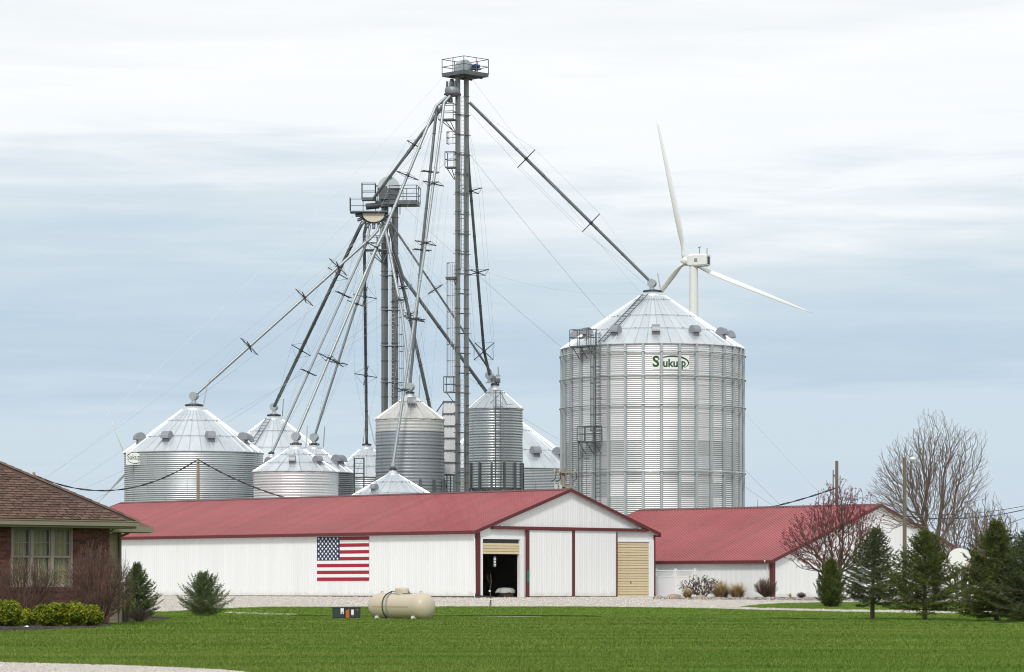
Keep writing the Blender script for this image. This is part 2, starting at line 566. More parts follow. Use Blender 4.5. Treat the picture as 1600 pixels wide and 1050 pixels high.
while ex < 1640:
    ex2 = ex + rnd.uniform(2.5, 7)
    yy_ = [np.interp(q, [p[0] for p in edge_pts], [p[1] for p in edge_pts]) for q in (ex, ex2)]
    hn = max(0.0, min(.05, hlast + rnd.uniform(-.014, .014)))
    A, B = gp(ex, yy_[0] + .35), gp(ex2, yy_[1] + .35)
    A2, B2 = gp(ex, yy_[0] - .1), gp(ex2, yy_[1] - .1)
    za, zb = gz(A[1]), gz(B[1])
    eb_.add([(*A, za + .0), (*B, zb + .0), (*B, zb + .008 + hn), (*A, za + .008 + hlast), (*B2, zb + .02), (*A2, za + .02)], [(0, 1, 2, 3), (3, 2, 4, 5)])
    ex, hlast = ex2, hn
M["turf_edge"] = pmat("shade_toned_turf", (0.030, 0.048, 0.012), 0.95, nscale=.8, nvar=0.8, col2=(0.06, 0.10, 0.016))  # shade on the raised lawn lip, put into a darker green
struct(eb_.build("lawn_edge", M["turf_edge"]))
bed_house = [gp(-60, 962), gp(60, 964), gp(200, 963), gp(255, 965.5), gp(268, 967.5), gp(240, 969.5), gp(180, 971), gp(168, 974), gp(172, 977.5), gp(150, 981), gp(90, 984), gp(0, 986.5), gp(-60, 987)]
sheet("mulch_bed", bed_house, M["mulch"], 0.020)
sheet("mulch_strip", [gp(1020, 936.6), gp(1170, 937.8), gp(1300, 938.8), gp(1420, 939.5), gp(1420, 936), gp(1215, 933.2), gp(1150, 932.5), gp(1020, 933)], M["mulch"], 0.022)


def inside(px, py, poly):
    n = len(poly)
    c = np.zeros(len(px), bool)
    for i in range(n):
        x0, y0 = poly[i]
        x1, y1 = poly[(i + 1) % n]
        cond = ((y0 > py) != (y1 > py)) & (px < (x1 - x0) * (py - y0) / (y1 - y0 + 1e-12) + x0)
        c ^= cond
    return c


# ------------------------------------------------------------------ grass blades, chips and stones (countless: stuff)
def tufts(name, mat, n_by_band, holes, extra=None, seed=1):
    rng = np.random.default_rng(seed)
    V, F = [], []
    for (y0, y1, dens, hh, ww) in n_by_band:
        half = 0.172 * y1 + 2
        n = int((y1 - y0) * 2 * half * dens)
        y = rng.uniform(y0, y1, n)
        x = rng.uniform(-half, half, n)
        keep = np.abs(x) < 0.172 * y + 2
        for h_ in holes:
            keep &= ~inside(x, y, h_)
        if extra is not None:
            keep &= inside(x, y, extra)
        x, y = x[keep], y[keep]
        n = len(x)
        z = 0.00353 * np.minimum(y, 240) + 0.004
        patch = 0.75 + 0.5 * (0.5 + 0.5 * np.sin(x * 0.9 + 2.1 * np.sin(y * 0.31)) * np.sin(y * 0.8 + 1.3 * np.sin(x * 0.43)))
        hgt_ = hh * rng.uniform(0.55, 1.25, n) * patch
        for b in range(3):
            a = rng.uniform(0, 2 * PI, n)
            lean = rng.uniform(0.2, 1.3, n) * hgt_
            ca, sa = np.cos(a), np.sin(a)
            ox, oy = rng.normal(0, ww * 1.2, n), rng.normal(0, ww * 1.2, n)
            p0 = np.stack([x + ox - sa * ww / 2, y + oy + ca * ww / 2, z], 1)
            p1 = np.stack([x + ox + sa * ww / 2, y + oy - ca * ww / 2, z], 1)
            p2 = np.stack([x + ox + ca * lean, y + oy + sa * lean, z + hgt_], 1)
            base = sum(len(q) for q in V)
            V.append(np.stack([p0, p1, p2], 1).reshape(-1, 3))
            F.append(base + np.arange(3 * n).reshape(-1, 3))
    o = np_mesh(name, np.concatenate(V), np.concatenate(F), mat)
    return struct(o, "stuff")


bands = [(46.5, 62, 330, 0.032, 0.010), (62, 85, 150, 0.034, 0.014), (85, 118, 60, 0.036, 0.022), (118, 151, 26, 0.04, 0.032)]
far_lawn = [gp(x, y - .1) for x, y in edge_pts]
far_lawn = [(-60, far_lawn[0][1])] + far_lawn + [(60, far_lawn[-1][1]), (60, 151), (-60, 151)]
tufts("grass", M["grassblade"], bands, [near_path, bed_house, yard_poly, far_lawn, [gp(x, y - .1) for x, y in edge_pts] + [gp(x, y + .35) for x, y in reversed(edge_pts)]], seed=3)
tufts("grass", M["grassblade_light"], bands[2:], [yard_poly], far_lawn, 9)
tufts("grass", M["grassblade_light"], [(118, 178, 20, .04, .035)], [], island, 4)


def bits(name, mat, poly, n, size, lift, seed=2, flat=0.5, hole=None):
    rng = np.random.default_rng(seed)
    xs, ys_ = [p[0] for p in poly], [p[1] for p in poly]
    x, y = rng.uniform(min(xs), max(xs), n), rng.uniform(min(ys_), max(ys_), n)
    k = inside(x, y, poly) & (np.abs(x) < 0.165 * y + 0.5)
    if hole is not None:
        k &= ~inside(x, y, hole)
    x, y = x[k], y[k]
    n = len(x)
    z = 0.00353 * np.minimum(y, 240) + lift
    s = size * rng.uniform(0.4, 1.3, n)
    c = np.stack([x, y, z], 1)
    T = np.array([(1, 0, 0), (-.5, .87, 0), (-.5, -.87, 0), (0, 0, flat * 2)], float)
    a = rng.uniform(0, 2 * PI, n)
    ca, sa = np.cos(a), np.sin(a)
    el = rng.uniform(0.5, 1.4, n)
    pts = np.zeros((n, 4, 3))
    for i in range(4):
        tx, ty, tz = T[i]
        tx = tx * el
        pts[:, i, 0] = c[:, 0] + (ca * tx - sa * ty) * s
        pts[:, i, 1] = c[:, 1] + (sa * tx + ca * ty) * s
        pts[:, i, 2] = c[:, 2] + tz * s
    f = np.array([(0, 1, 3), (1, 2, 3), (2, 0, 3)])
    F = (np.arange(n)[:, None, None] * 4 + f[None]).reshape(-1, 3)
    return struct(np_mesh(name, pts.reshape(-1, 3), F, mat), "stuff")


bits("gravel_stones", M["gravelbit"], near_path, 60000, 0.022, 0.012, 5)
bits("yard_gravel", M["gravelbit"], yard_poly, 120000, 0.045, 0.010, 8, .5, island)
bits("mulch_chips", M["mulchbit"], bed_house, 30000, 0.045, 0.02, 6, 0.35)


# ------------------------------------------------------------------ barns
def ribs(w, n, rh=0.022):
    """Profile of a ribbed steel sheet of width w with n ribs: list of (along, proud)."""
    pts, s = [], w / n
    for i in range(n):
        a = i * s
        pts += [(a, 0), (a + s * .56, 0), (a + s * .66, rh), (a + s * .88, rh), (a + s * .98, 0)]
    pts.append((w, 0))
    return pts


PW = 0.9144


def wall_sheet(mb, x0, x1, zb, zt, axis, face, nr=4):
    """Ribbed wall sheet from x0 to x1 along axis ('x' or 'y'), face = (plane coordinate, outward sign); zb/zt give bottom and top per x."""
    prof = [(x0 + a, p) for a, p in ribs(PW, nr, .012) if x0 + a < x1 - 1e-4]
    prof.append((x1, 0))
    c, sg = face
    vs_, fs = [], []
    for a, p in prof:
        for z in (zb(a), zt(a)):
            vs_.append((a, c + sg * p, z) if axis == "x" else (c + sg * p, a, z))
    for i in range(len(prof) - 1):
        q = (2 * i, 2 * i + 2, 2 * i + 3, 2 * i + 1)
        fs.append(q)
    mb.add(vs_, fs)


def roof_sheet_mesh(run, rise, name, mat, nr, rh):
    """Ribbed roof sheet PW wide in y, sloping up along +x from (0,0,0) to (run, rise)."""
    Ln = math.hypot(run, rise)
    nx, nz = -rise / Ln, run / Ln
    mb = MB()
    prof = ribs(PW, nr, rh)
    vs_, fs = [], []
    for a, p in prof:
        vs_.append((nx * p, a, nz * p))
        vs_.append((run + nx * p, a, rise + nz * p))
    for i in range(len(prof) - 1):
        fs.append((2 * i, 2 * i + 1, 2 * i + 3, 2 * i + 2))
    mb.add(vs_, fs)
    return mb.mesh(name, mat)


def barn(root, Wd, Ln, He, rise, nr, rh, ovx=0.35, ovy=0.30):
    """Roof, ridge, trims and end walls of a gable barn in local axes (x across the gable, y along the length)."""
    hw = Wd / 2
    sl = rise / hw
    me = roof_sheet_mesh(hw + ovx, sl * (hw + ovx), "roof_sheet", M["red"], nr, rh)
    z0 = He - sl * ovx + 0.10
    n = int(math.ceil((Ln + 2 * ovy) / PW))
    for i in range(n):
        y = -ovy + i * PW
        inst("roof_sheet", me, root, (-ovx, y, z0))
        inst("roof_sheet", me, root, (Wd + ovx, y + PW, z0), PI)
    yl = -ovy + n * PW
    r = MB()                                   # roof deck under the sheets
    th = 0.09
    a, b, c = (-ovx, z0 - .012), (hw, z0 + sl * (hw + ovx) - .012), (Wd + ovx, z0 - .012)
    for p, q in ((a, b), (b, c)):
        r.add([(p[0], -ovy + .03, p[1]), (q[0], -ovy + .03, q[1]), (q[0], yl - .03, q[1]), (p[0], yl - .03, p[1]),
               (p[0], -ovy + .03, p[1] - th), (q[0], -ovy + .03, q[1] - th), (q[0], yl - .03, q[1] - th), (p[0], yl - .03, p[1] - th)],
              [(0, 1, 2, 3), (7, 6, 5, 4), (0, 4, 5, 1), (1, 5, 6, 2), (2, 6, 7, 3), (3, 7, 4, 0)])
    r.build("roof_deck", M["whitetrim"], root)
    cap = MB()
    cz = z0 + sl * (hw + ovx) + 0.05
    cap.add([(hw - .28, -ovy - .02, cz - .28 * sl), (hw, -ovy - .02, cz + .015), (hw + .28, -ovy - .02, cz - .28 * sl),
             (hw - .28, yl + .02, cz - .28 * sl), (hw, yl + .02, cz + .015), (hw + .28, yl + .02, cz - .28 * sl),
             (hw, -ovy - .02, cz - .09), (hw, yl + .02, cz - .09)],
            [(0, 1, 4, 3), (1, 2, 5, 4), (0, 6, 1), (1, 6, 2), (3, 4, 7), (4, 5, 7)])
    cap.build("ridge_cap", M["redtrim"], root)
    for yy in (-ovy - .025, yl + .0):
        for sgn in (0, 1):
            rk = MB()
            x0, x1 = (-ovx - .02, hw) if sgn == 0 else (Wd + ovx + .02, hw)
            zz0, zz1 = z0 - .02 * sl, z0 + sl * (hw + ovx)
            rk.add([(x0, yy, zz0 - .17), (x1, yy, zz1 - .17), (x1, yy, zz1 + .055), (x0, yy, zz0 + .055),
                    (x0, yy + .04, zz0 - .17), (x1, yy + .04, zz1 - .17), (x1, yy + .04, zz1 + .055), (x0, yy + .04, zz0 + .055)],
                   [(0, 1, 2, 3), (7, 6, 5, 4), (0, 4, 5, 1), (3, 2, 6, 7), (0, 3, 7, 4), (1, 5, 6, 2)])
            rk.build("rake_trim", M["redtrim"], root)
    for xx in (-ovx - .03, Wd + ovx):
        MB().box((xx, -ovy + .02, z0 - .20), (xx + .03, yl - .02, z0 + .01)).build("eave_trim", M["redtrim"], root)
    return z0, sl


# main barn
BN = Vector((PX(745, 209), 209, 0.735))
barn1 = thing("barn", "long white metal barn with red roof and a flag on its side wall", "barn", BN, ANG)
W1, L1, H1, RS1 = 16.55, 47.5, 4.31, 2.72
z01, sl1 = barn(barn1, W1, L1, H1, RS1, 4, .036)


def b1x(px):                               # local x on the front gable wall seen at column px
    k = (px - 800) / FPX
    return (k * 209 - BN.x) / (UX - UY * k)


def b1z(py, x=0.0):
    return CZ - (py - YH) * (209 + UY * x) / FPX - BN.z


def zt1(x):
    return H1 + sl1 * min(x, W1 - x) - 0.02


# side walls (left side is the one seen); sheets one by one
i = 0
y = 0.0
while y < L1 - 1e-3:
    mb = MB()
    wall_sheet(mb, y, min(y + PW, L1), lambda a: 0.12, lambda a: H1 - .03, "y", (0.0, -1))
    mb.build("wall_panel", M["white"], barn1)
    y += PW
wy0, wy1, wz0, wz1 = 15.35, 15.62, 2.15, 2.85
rw = MB()
rw.box((W1 - .06, 0.06, 0.05), (W1, wy0, H1 - .03)).box((W1 - .06, wy1, 0.05), (W1, L1 - .06, H1 - .03))
rw.box((W1 - .06, wy0, 0.05), (W1, wy1, wz0)).box((W1 - .06, wy0, wz1), (W1, wy1, H1 - .03))
rw.build("side_wall", M["whitetrim"], barn1)
bw = MB()
bw.poly([(0.03, L1, 0.05), (W1 - .07, L1, 0.05), (W1 - .07, L1, H1 - .05), (W1 / 2, L1, H1 + RS1 - .06), (0.03, L1, H1 - .05)], (0, -.05, 0))
bw.build("end_wall", M["whitetrim"], barn1)
liner = MB()                              # inner wall face, coloured near black to stand for indoor shade
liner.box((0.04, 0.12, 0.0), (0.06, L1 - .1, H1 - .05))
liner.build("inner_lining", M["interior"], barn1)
skirt = MB().box((-.03, 0.02, -0.08), (-.002, L1, 0.12))
skirt.build("base_skirt", M["block"], barn1)
MB().box((0.02, 0.02, -.25), (W1 - .02, L1 - .02, 0.0)).build("floor_slab", M["concrete"], barn1)
# gable wall panels around openings
xo0, xo1 = b1x(753.5), b1x(812.0)          # open door
zo_top = b1z(842, xo0)
xd0, xd1 = b1x(961.5), b1x(1013.5)         # closed tan door
zd_top = b1z(846.5, xd0)
xs0, xs1 = b1x(824), b1x(960)              # sliding doors cover
for k in range(int(math.ceil(W1 / PW))):
    x0, x1 = k * PW, min((k + 1) * PW, W1)
    segs = []
    cuts = sorted({x0, x1} | {c for c in (xo0, xo1, xd0, xd1, W1 / 2) if x0 < c < x1})
    mb = MB()
    for a, b in zip(cuts[:-1], cuts[1:]):
        m_ = (a + b) / 2
        zb = zo_top if xo0 < m_ < xo1 else (zd_top if xd0 < m_ < xd1 else 0.05)
        wall_sheet(mb, a, b, (lambda q, zb=zb: zb), zt1, "x", (0.0, -1))
    mb.build("gable_panel", M["white"], barn1)


def vbox(name, mat, x0, x1, y0, y1, z0, z1, parent=None):
    return MB().box((x0, y0, z0), (x1, y1, z1)).build(name, mat, parent or barn1)


vbox("corner_trim", M["redtrim"], -.06, b1x(749.3), -.07, .10, 0.02, H1 - .10)
vbox("corner_trim", M["redtrim"], b1x(1021.3), W1 + .06, -.07, .10, 0.02, H1 - .10)
vbox("door_jamb", M["whitetrim"], b1x(750.2), xo0, -.06, .22, 0, zo_top + .12)
vbox("door_jamb", M["whitetrim"], xo1, b1x(818.4), -.06, .22, 0, zo_top + .12)
vbox("door_header", M["whitetrim"], xo0, xo1, -.06, .14, zo_top, zo_top + .12)
vbox("door_jamb", M["whitetrim"], xd1, b1x(1020.9), -.06, .10, 0, zd_top + .10)
vbox("door_header", M["whitetrim"], xd0, xd1, -.06, .10, zd_top, zd_top + .10)
dr = vbox("overhead_door", M["tan"], xo0 + .02, xo1 - .02, .08, .10, b1z(865.5, xo0), b1z(848.5, xo0))
dr["label"] = "half raised tan overhead door"
zz = b1z(865.5, xo0)
slat_h = (b1z(848.5, xo0) - zz) / 4
sm = MB().box((0, -.06, .022), (xo1 - xo0 - .04, -.002, slat_h - .022)).mesh("slat", M["tan"])
for q in range(4):
    inst("slat", sm, dr, (xo0 + .02, .08, zz + q * slat_h))
vbox("door_gap_shade", M["dark"], xo0 + .02, xo1 - .02, .12, .14, b1z(848.2, xo0), zo_top - .004)  # dark strip standing in for the shaded gap above the raised door
dr = vbox("overhead_door", M["tan"], xd0 + .01, xd1 - .01, .06, .09, 0.03, zd_top - .01)
dr["label"] = "closed tan overhead door"
nsl = 21
sh = (zd_top - .05) / nsl
sm = MB().box((0, -.065, .017), (xd1 - xd0 - .03, -.002, sh - .017)).mesh("slat", M["tan"])
for q in range(nsl):
    inst("slat", sm, dr, (xd0 + .015, .06, .03 + q * sh))
MB().cbox((xd0 + (xd1 - xd0) * .46, .01, 1.0), (.10, .05, .12)).build("door_handle", M["dark"], dr)
# sliding doors
xm0, xm1 = b1x(891.2), b1x(895.2)
for a, b in ((b1x(824.2), xm0), (xm1, b1x(960))):
    sd = MB()
    zt_ = b1z(828.5, a)
    x = a
    while x < b - 1e-3:
        wall_sheet(sd, x, min(x + PW, b), lambda q: 0.10, lambda q, zt_=zt_: zt_ - .02 * (q - a) * 0, "x", (-.16, -1))
        x += PW
    sd.box((a + .004, -.158, .105), (b - .004, -.10, zt_ - .005))
    sd.build("sliding_door", M["white"], barn1)
vbox("door_edge_trim", M["redtrim"], b1x(820), b1x(824.0), -.20, -.08, 0.05, b1z(828.3, b1x(820)))
gtr = vbox("green_patch", M["greentrim"], b1x(820) + .01, b1x(824.0) - .01, -.212, -.201, b1z(910, b1x(822)), b1z(891, b1x(822)))
gtr["label"] = "green painted patch on the red door trim"
vbox("door_edge_trim", M["redtrim"], xm0 + .005, xm1 - .005, -.20, -.08, 0.05, b1z(830.2, xm0))
vbox("door_edge_trim", M["redtrim"], b1x(960.05), b1x(961.6), -.20, -.08, 0.05, b1z(832, b1x(960)))
tk = vbox("door_track", M["redtrim"], b1x(766), b1x(1009), -.28, -.05, b1z(829.0, b1x(900)) , b1z(829.0, b1x(900)) + .20)
for k in range(9):
    xx = b1x(766) + (b1x(1009) - b1x(766)) * (k + .5) / 9
    MB().cbox((xx, -.16, b1z(829.0, b1x(900)) + .225), (.06, .2, .05)).build("track_bracket", M["whitetrim"], tk)
dp = MB()
dp.path([(-.22, .12, H1 - .25), (-.14, .06, H1 - .55), (-.10, .06, 1.0), (-.10, .06, .2), (-.3, -.1, .1)], .05, 8)
dp.build("downspout", M["whitetrim"], barn1)
for yy in (3.0, 14, 27, 40):
    MB().tube((W1 / 2, yy, H1 + RS1 + .1), (W1 / 2, yy, H1 + RS1 + .75), .018, .006, 5).build("lightning_rod", M["dark"], barn1)

# flag on the long wall
def b1y(px):
    k = (px - 800) / FPX
    return (BN.x - k * 209) / (UY + UX * k)


fy0, fy1 = b1y(577), b1y(496)              # right edge, left edge
fyc = b1y(531.5)
dmid = 209 + UX * (fy0 + fy1) / 2
fz1 = CZ - (838.7 - YH) * dmid / FPX - BN.z
fz0 = CZ - (907.5 - YH) * dmid / FPX - BN.z
fl = thing("flag", "stars and stripes flag in red, white and blue panels on the white barn wall", "flag", BN, ANG)
st = (fz1 - fz0) / 13


def ribbed(ya, yb, za, zb):
    """Painted panel that follows the ribs of the wall behind it, 4 cm proud."""
    mb = MB()
    ys_ = sorted({ya, yb} | {k * PW for k in range(60) if ya < k * PW < yb})
    for a, b in zip(ys_[:-1], ys_[1:]):
        wall_sheet(mb, a, b, lambda q: za, lambda q: zb, "y", (-.040, -1))
    mb.box((-.038, ya, za), (-.030, yb, zb))
    return mb


for k in range(13):
    zb = fz1 - (k + 1) * st
    y1_ = fyc if k < 7 else fy1
    ribbed(fy0, y1_ - (.004 if k < 7 else 0), zb + .003, zb + st - .003).build("stripe", M["flagred"] if k % 2 == 0 else M["flagwhite"], fl)
cb = ribbed(fyc, fy1, fz1 - 7 * st + .003, fz1 - .003).build("canton", M["flagblue"], fl)
stars = MB()
for rI in range(9):
    nn = 6 if rI % 2 == 0 else 5
    for c_ in range(nn):
        t = (c_ + (0.5 if nn == 6 else 1.0)) / 6
        cy, cz_ = fy1 + (fyc - fy1) * t, fz1 - 7 * st * (rI + .7) / 9.4
        pts = []
        for q in range(10):
            rr = .105 if q % 2 == 0 else .05
            a = PI / 2 + q * PI / 5
            pts.append((-.056, cy + rr * math.cos(a) * 1.1, cz_ + rr * math.sin(a)))
        stars.poly(pts, (-.006, 0, 0))
so = stars.build("star", M["flagwhite"], cb)
so["kind"] = "stuff"

# second barn
BM = Vector((PX(1207, 216), 216, 0.66))
barn2 = thing("barn", "white metal barn with red roof standing behind the spruces and redbud", "barn", BM, ANG)
W2, L2, H2, RS2 = 21.9, 22.06, 2.55, 3.78
z02, sl2 = barn(barn2, W2, L2, H2, RS2, 3, .048)
y = 0.0
while y < L2 - 1e-3:
    mb = MB()
    wall_sheet(mb, y, min(y + PW, L2), lambda a: 0.02, lambda a: H2 - .03, "y", (0.0, -1), 2)
    mb.build("wall_panel", M["white"], barn2)
    y += PW
for k in range(int(math.ceil(W2 / PW))):
    x0, x1 = k * PW, min((k + 1) * PW, W2)
    mb = MB()
    cuts = [x0, x1] if not x0 < W2 / 2 < x1 else [x0, W2 / 2, x1]
    for a, b in zip(cuts[:-1], cuts[1:]):
        wall_sheet(mb, a, b, lambda q: 0.02, lambda q: H2 + sl2 * min(q, W2 - q) - .02, "x", (0.0, -1), 2)
    mb.build("gable_panel", M["white"], barn2)
MB().box((W2 - .05, .05, 0), (W2, L2 - .05, H2 - .03)).build("side_wall", M["whitetrim"], barn2)
MB().poly([(0.03, L2, 0), (W2 - .06, L2, 0), (W2 - .06, L2, H2 - .05), (W2 / 2, L2, H2 + RS2 - .06), (0.03, L2, H2 - .05)], (0, -.05, 0)).build("end_wall", M["whitetrim"], barn2)
vbox("corner_trim", M["redtrim"], -.08, .20, -.08, .20, 0.0, H2 - .10, barn2)
MB().path([(-.40, .35, H2 - .02), (-.30, .33, H2 - .18), (-.12, .32, H2 - .35), (-.12, .32, .2)], .055, 8).build("downspout", M["whitetrim"], barn2)
for yy in (2, 11, 21):
    MB().tube((W2 / 2, yy, H2 + RS2 + .1), (W2 / 2, yy, H2 + RS2 + .7), .018, .006, 5).build("lightning_rod", M["dark"], barn2)
lt = MB().tube((-.02, 15.2, 2.05), (-.22, 15.2, 2.0), .03, .03, 6).lathe([(0.0, .06), (.07, .05), (.09, -.03), (.0, -.05)], 10, c=(-.24, 15.2, 1.97))
lt.build("wall_light", M["galv_pale"], barn2)

# things in and by the open door
def b1w(x, y, z=0.0):
    m = Matrix.Translation(BN) @ Matrix.Rotation(ANG, 4, "Z")
    return m @ Vector((x, y, z))


tr = thing("tractor", "dark red tractor parked inside the open barn door", "tractor", b1w(3.1, 6.2), ANG + R(-50))
MB().box((-.45, -1.6, .75), (.45, .6, 1.55)).build("hood", M["maroon"], tr)
MB().box((-.75, .5, .9), (.75, 1.9, 1.3)).box((-.7, .6, 2.4), (.7, 1.9, 2.5)).box((-.7, .6, 1.3), (-.62, .68, 2.4)).box((.62, .6, 1.3), (.7, .68, 2.4)).box((-.7, 1.82, 1.3), (-.62, 1.9, 2.4)).box((.62, 1.82, 1.3), (.7, 1.9, 2.4)).build("cab", M["maroon"], tr)
for sx in (-1, 1):
    for (yy, rr, ww) in ((1.3, .85, .42), (-1.2, .5, .25)):
        wv = MB()
        x0 = sx * .8
        wv.tube((x0, yy, rr), (x0 + sx * ww, yy, rr), rr, rr, 20)
        wh = wv.build("wheel", M["tyre"], tr)
        MB().tube((x0 + sx * ww, yy, rr), (x0 + sx * (ww + .02), yy, rr), rr * .5, rr * .45, 14).build("rim", M["dark"], wh)
MB().tube((.2, -.9, 1.55), (.2, -.9, 2.7), .05, .05, 8).build("exhaust_pipe", M["galv_old"], tr)
tb = thing("tarp_bundle", "grey tarp draped over a low block stack just inside the barn door", "bundle", b1w(b1x(804.5), .75), ANG)
tb.scale = (.8, .8, .62)
blk = MB()
for q in range(3):
    for w_ in range(2):
        blk.box((-.62 + q * .36, -.30, .02 + w_ * .26), (-.30 + q * .36, .3, .26 + w_ * .26))
blk.build("block_stack", M["block"], tb)
rng = np.random.default_rng(4)
tp = MB()
prof_n, ring_n = 7, 18
vs_, fs = [], []
for k in range(prof_n + 1):
    t = k / prof_n
    for q in range(ring_n):
        a = 2 * PI * q / ring_n
        rr = (1.0 - (1 - t) ** 2.2 * 1.0) * (1 + .12 * math.sin(3 * a + 1) + .08 * math.sin(7 * a))
        vs_.append((-.12 + rr * 1.0 * math.cos(a), rr * .55 * math.sin(a), 1.02 - .50 * t ** 2.2 + .05 * math.sin(5 * a + t * 4)))
for k in range(prof_n):
    for q in range(ring_n):
        j = (q + 1) % ring_n
        fs.append((k * ring_n + q, (k + 1) * ring_n + q, (k + 1) * ring_n + j, k * ring_n + j))
tp.add(vs_, fs, True)
tp.build("tarp", M["tarp"], tb)
dn = MB().path([b1w(-.45, -.35, .03), b1w(-.1, -.5, .10), b1w(.3, -.6, .06), b1w(.75, -.75, .03)], .07, 8).path([b1w(-.45, -.35, .05), b1w(-.30, -.25, .30), b1w(-.15, -.2, .16)], .055, 8)
tag(dn.build("drain_hose", M["cable"]), "black drain hose on the gravel at the barn corner", "hose")

# ------------------------------------------------------------------ grain bins
def bin_root(label, name, pxc, pxr, d, group="grain bins"):
    x = PX(pxc, d)
    return thing(name, label, "grain bin", (x, d, gz(d)), 0, group), x, pxr * d / FPX


def z_at(py, d, base):
    return CZ - (py - YH) * d / FPX - base


RING = 1.12


def corr_profile(r, z0, z1, pitch=0.16, amp=0.022):
    n = max(1, round((z1 - z0) / pitch))
    out = []
    for k in range(n * 4):
        t = k / (n * 4)
        out.append((r + amp * math.sin(2 * PI * (k % 4) / 4), z0 + (z1 - z0) * t))
    out.append((r, z1))
    return out


def roof_panels(root, Rr, z_e, z_p, r_cap, n, mat, ov=0.10):
    """n sheet wedges with a raised rib on one edge."""
    da = 2 * PI / n
    r0 = Rr + ov
    z0 = z_e - ov * (z_p - z_e) / (Rr - r_cap)
    mb = MB()
    cs = lambda r, a, z: (r * math.cos(a), r * math.sin(a), z)
    rw, rh = 0.09, 0.10
    mb.add([cs(r0, 0, z0), cs(r0, da, z0), cs(r_cap, da, z_p), cs(r_cap, 0, z_p), cs(r0, 0, z0 - .05), cs(r0, da, z0 - .05)],
           [(0, 1, 2, 3), (4, 5, 1, 0)])
    a0, a1 = rw / r0, min(rw / r_cap, da * .45)
    mb.add([cs(r0, 0, z0), cs(r0, a0 / 2, z0 + rh), cs(r0, a0, z0), cs(r_cap, 0, z_p), cs(r_cap, a1 / 2, z_p + rh * .8), cs(r_cap, a1, z_p)],
           [(0, 1, 4, 3), (1, 2, 5, 4), (0, 2, 1)])
    me = mb.mesh("roof_panel", mat)
    for k in range(n):
        inst("roof_panel", me, root, (0, 0, 0), k * da + .02)


def roof_rings(root, Rr, z_e, z_p, r_cap, fr):
    for f in fr:
        r = Rr + (r_cap - Rr) * f
        z = z_e + (z_p - z_e) * f + .06
        mb = MB()
        mb.path([(r * math.cos(2 * PI * k / 40), r * math.sin(2 * PI * k / 40), z) for k in range(41)], .018, 4)
        nk = max(12, int(r * 5))
        for k in range(nk):
            a = 2 * PI * k / nk
            mb.cbox((r * math.cos(a), r * math.sin(a), z + .02), (.05, .10, .07), a)
        mb.build("roof_ring", M["vent"], root)


def vent_mesh():
    """Half-round roof vent hood with its mouth facing out along +x."""
    mb = MB()
    n = 12
    w, r, dp = .64, .42, .60
    vs_, fs = [], []
    for k in range(n + 1):
        a = PI * k / n
        for y in (-w / 2, w / 2):
            vs_.append((-.05 + r * 1.12 * math.cos(a), y, .08 + r * 1.35 * math.sin(a)))
    for k in range(n):
        fs.append((2 * k, 2 * k + 1, 2 * k + 3, 2 * k + 2))
    mb.add(vs_, fs, True)
    for s in (0, 1):
        ring = [vs_[2 * k + s] for k in range(n + 1)]
        mb.add(ring, [tuple(range(n + 1)) if s else tuple(range(n, -1, -1))])
    mb.box((-.30, -w / 2 + .02, -.28), (.14, w / 2 - .02, .12))
    return mb.mesh("roof_vent", M["vent"])


VENT = vent_mesh()


def vents(root, Rr, z_e, z_p, r_cap, f, angs, sc=1.0):
    r = Rr + (r_cap - Rr) * f
    z = z_e + (z_p - z_e) * f
    for a in angs:
        o = inst("roof_vent", VENT, root, (r * math.cos(a), r * math.sin(a), z + .14), a)
        o.scale = (sc, sc, sc)


def roof_cap(root, r_cap, z_p):
    mb = MB().lathe([(r_cap + .06, z_p - .05), (r_cap + .06, z_p + .12), (r_cap * .8, z_p + .2), (r_cap * .64, z_p + .38)], 24)
    mb.build("roof_collar", M["galv_roof"], root)
    mb = MB().lathe([(r_cap * .66, z_p + .34), (r_cap * .74, z_p + .36), (r_cap * .74, z_p + .46), (r_cap * .4, z_p + .52), (.02, z_p + .60)], 24)
    mb.build("roof_lid", M["dark"], root)


def ladder(mb, p, q, side, w=0.40, r=0.028, step=0.30):
    p, q, side = Vector(p), Vector(q), Vector(side).normalized()
    mb.tube(p - side * w / 2, q - side * w / 2, r, r, 5)
    mb.tube(p + side * w / 2, q + side * w / 2, r, r, 5)
    n = max(2, int((q - p).length / step))
    for k in range(n):
        c = p.lerp(q, (k + .5) / n)
        mb.tube(c - side * w / 2, c + side * w / 2, r * .7, r * .7, 4)


def cage(mb, p, q, out, side, rad=0.38, step=0.95, r=0.022):
    p, q, out, side = Vector(p), Vector(q), Vector(out).normalized(), Vector(side).normalized()
    n = max(2, int((q - p).length / step))
    for k in range(n + 1):
        c = p.lerp(q, k / n)
        pts = [c + side * rad * math.cos(a) + out * (rad * 1.6 * max(0, math.sin(a)) + .02) for a in [PI * i / 8 for i in range(9)]]
        mb.path(pts, r, 4)
    for a in (PI * .15, PI * .38, PI * .62, PI * .85):
        o = side * rad * math.cos(a) + out * (rad * 1.6 * math.sin(a) + .02)
        mb.tube(p + o, q + o, r * .9, r * .9, 4)


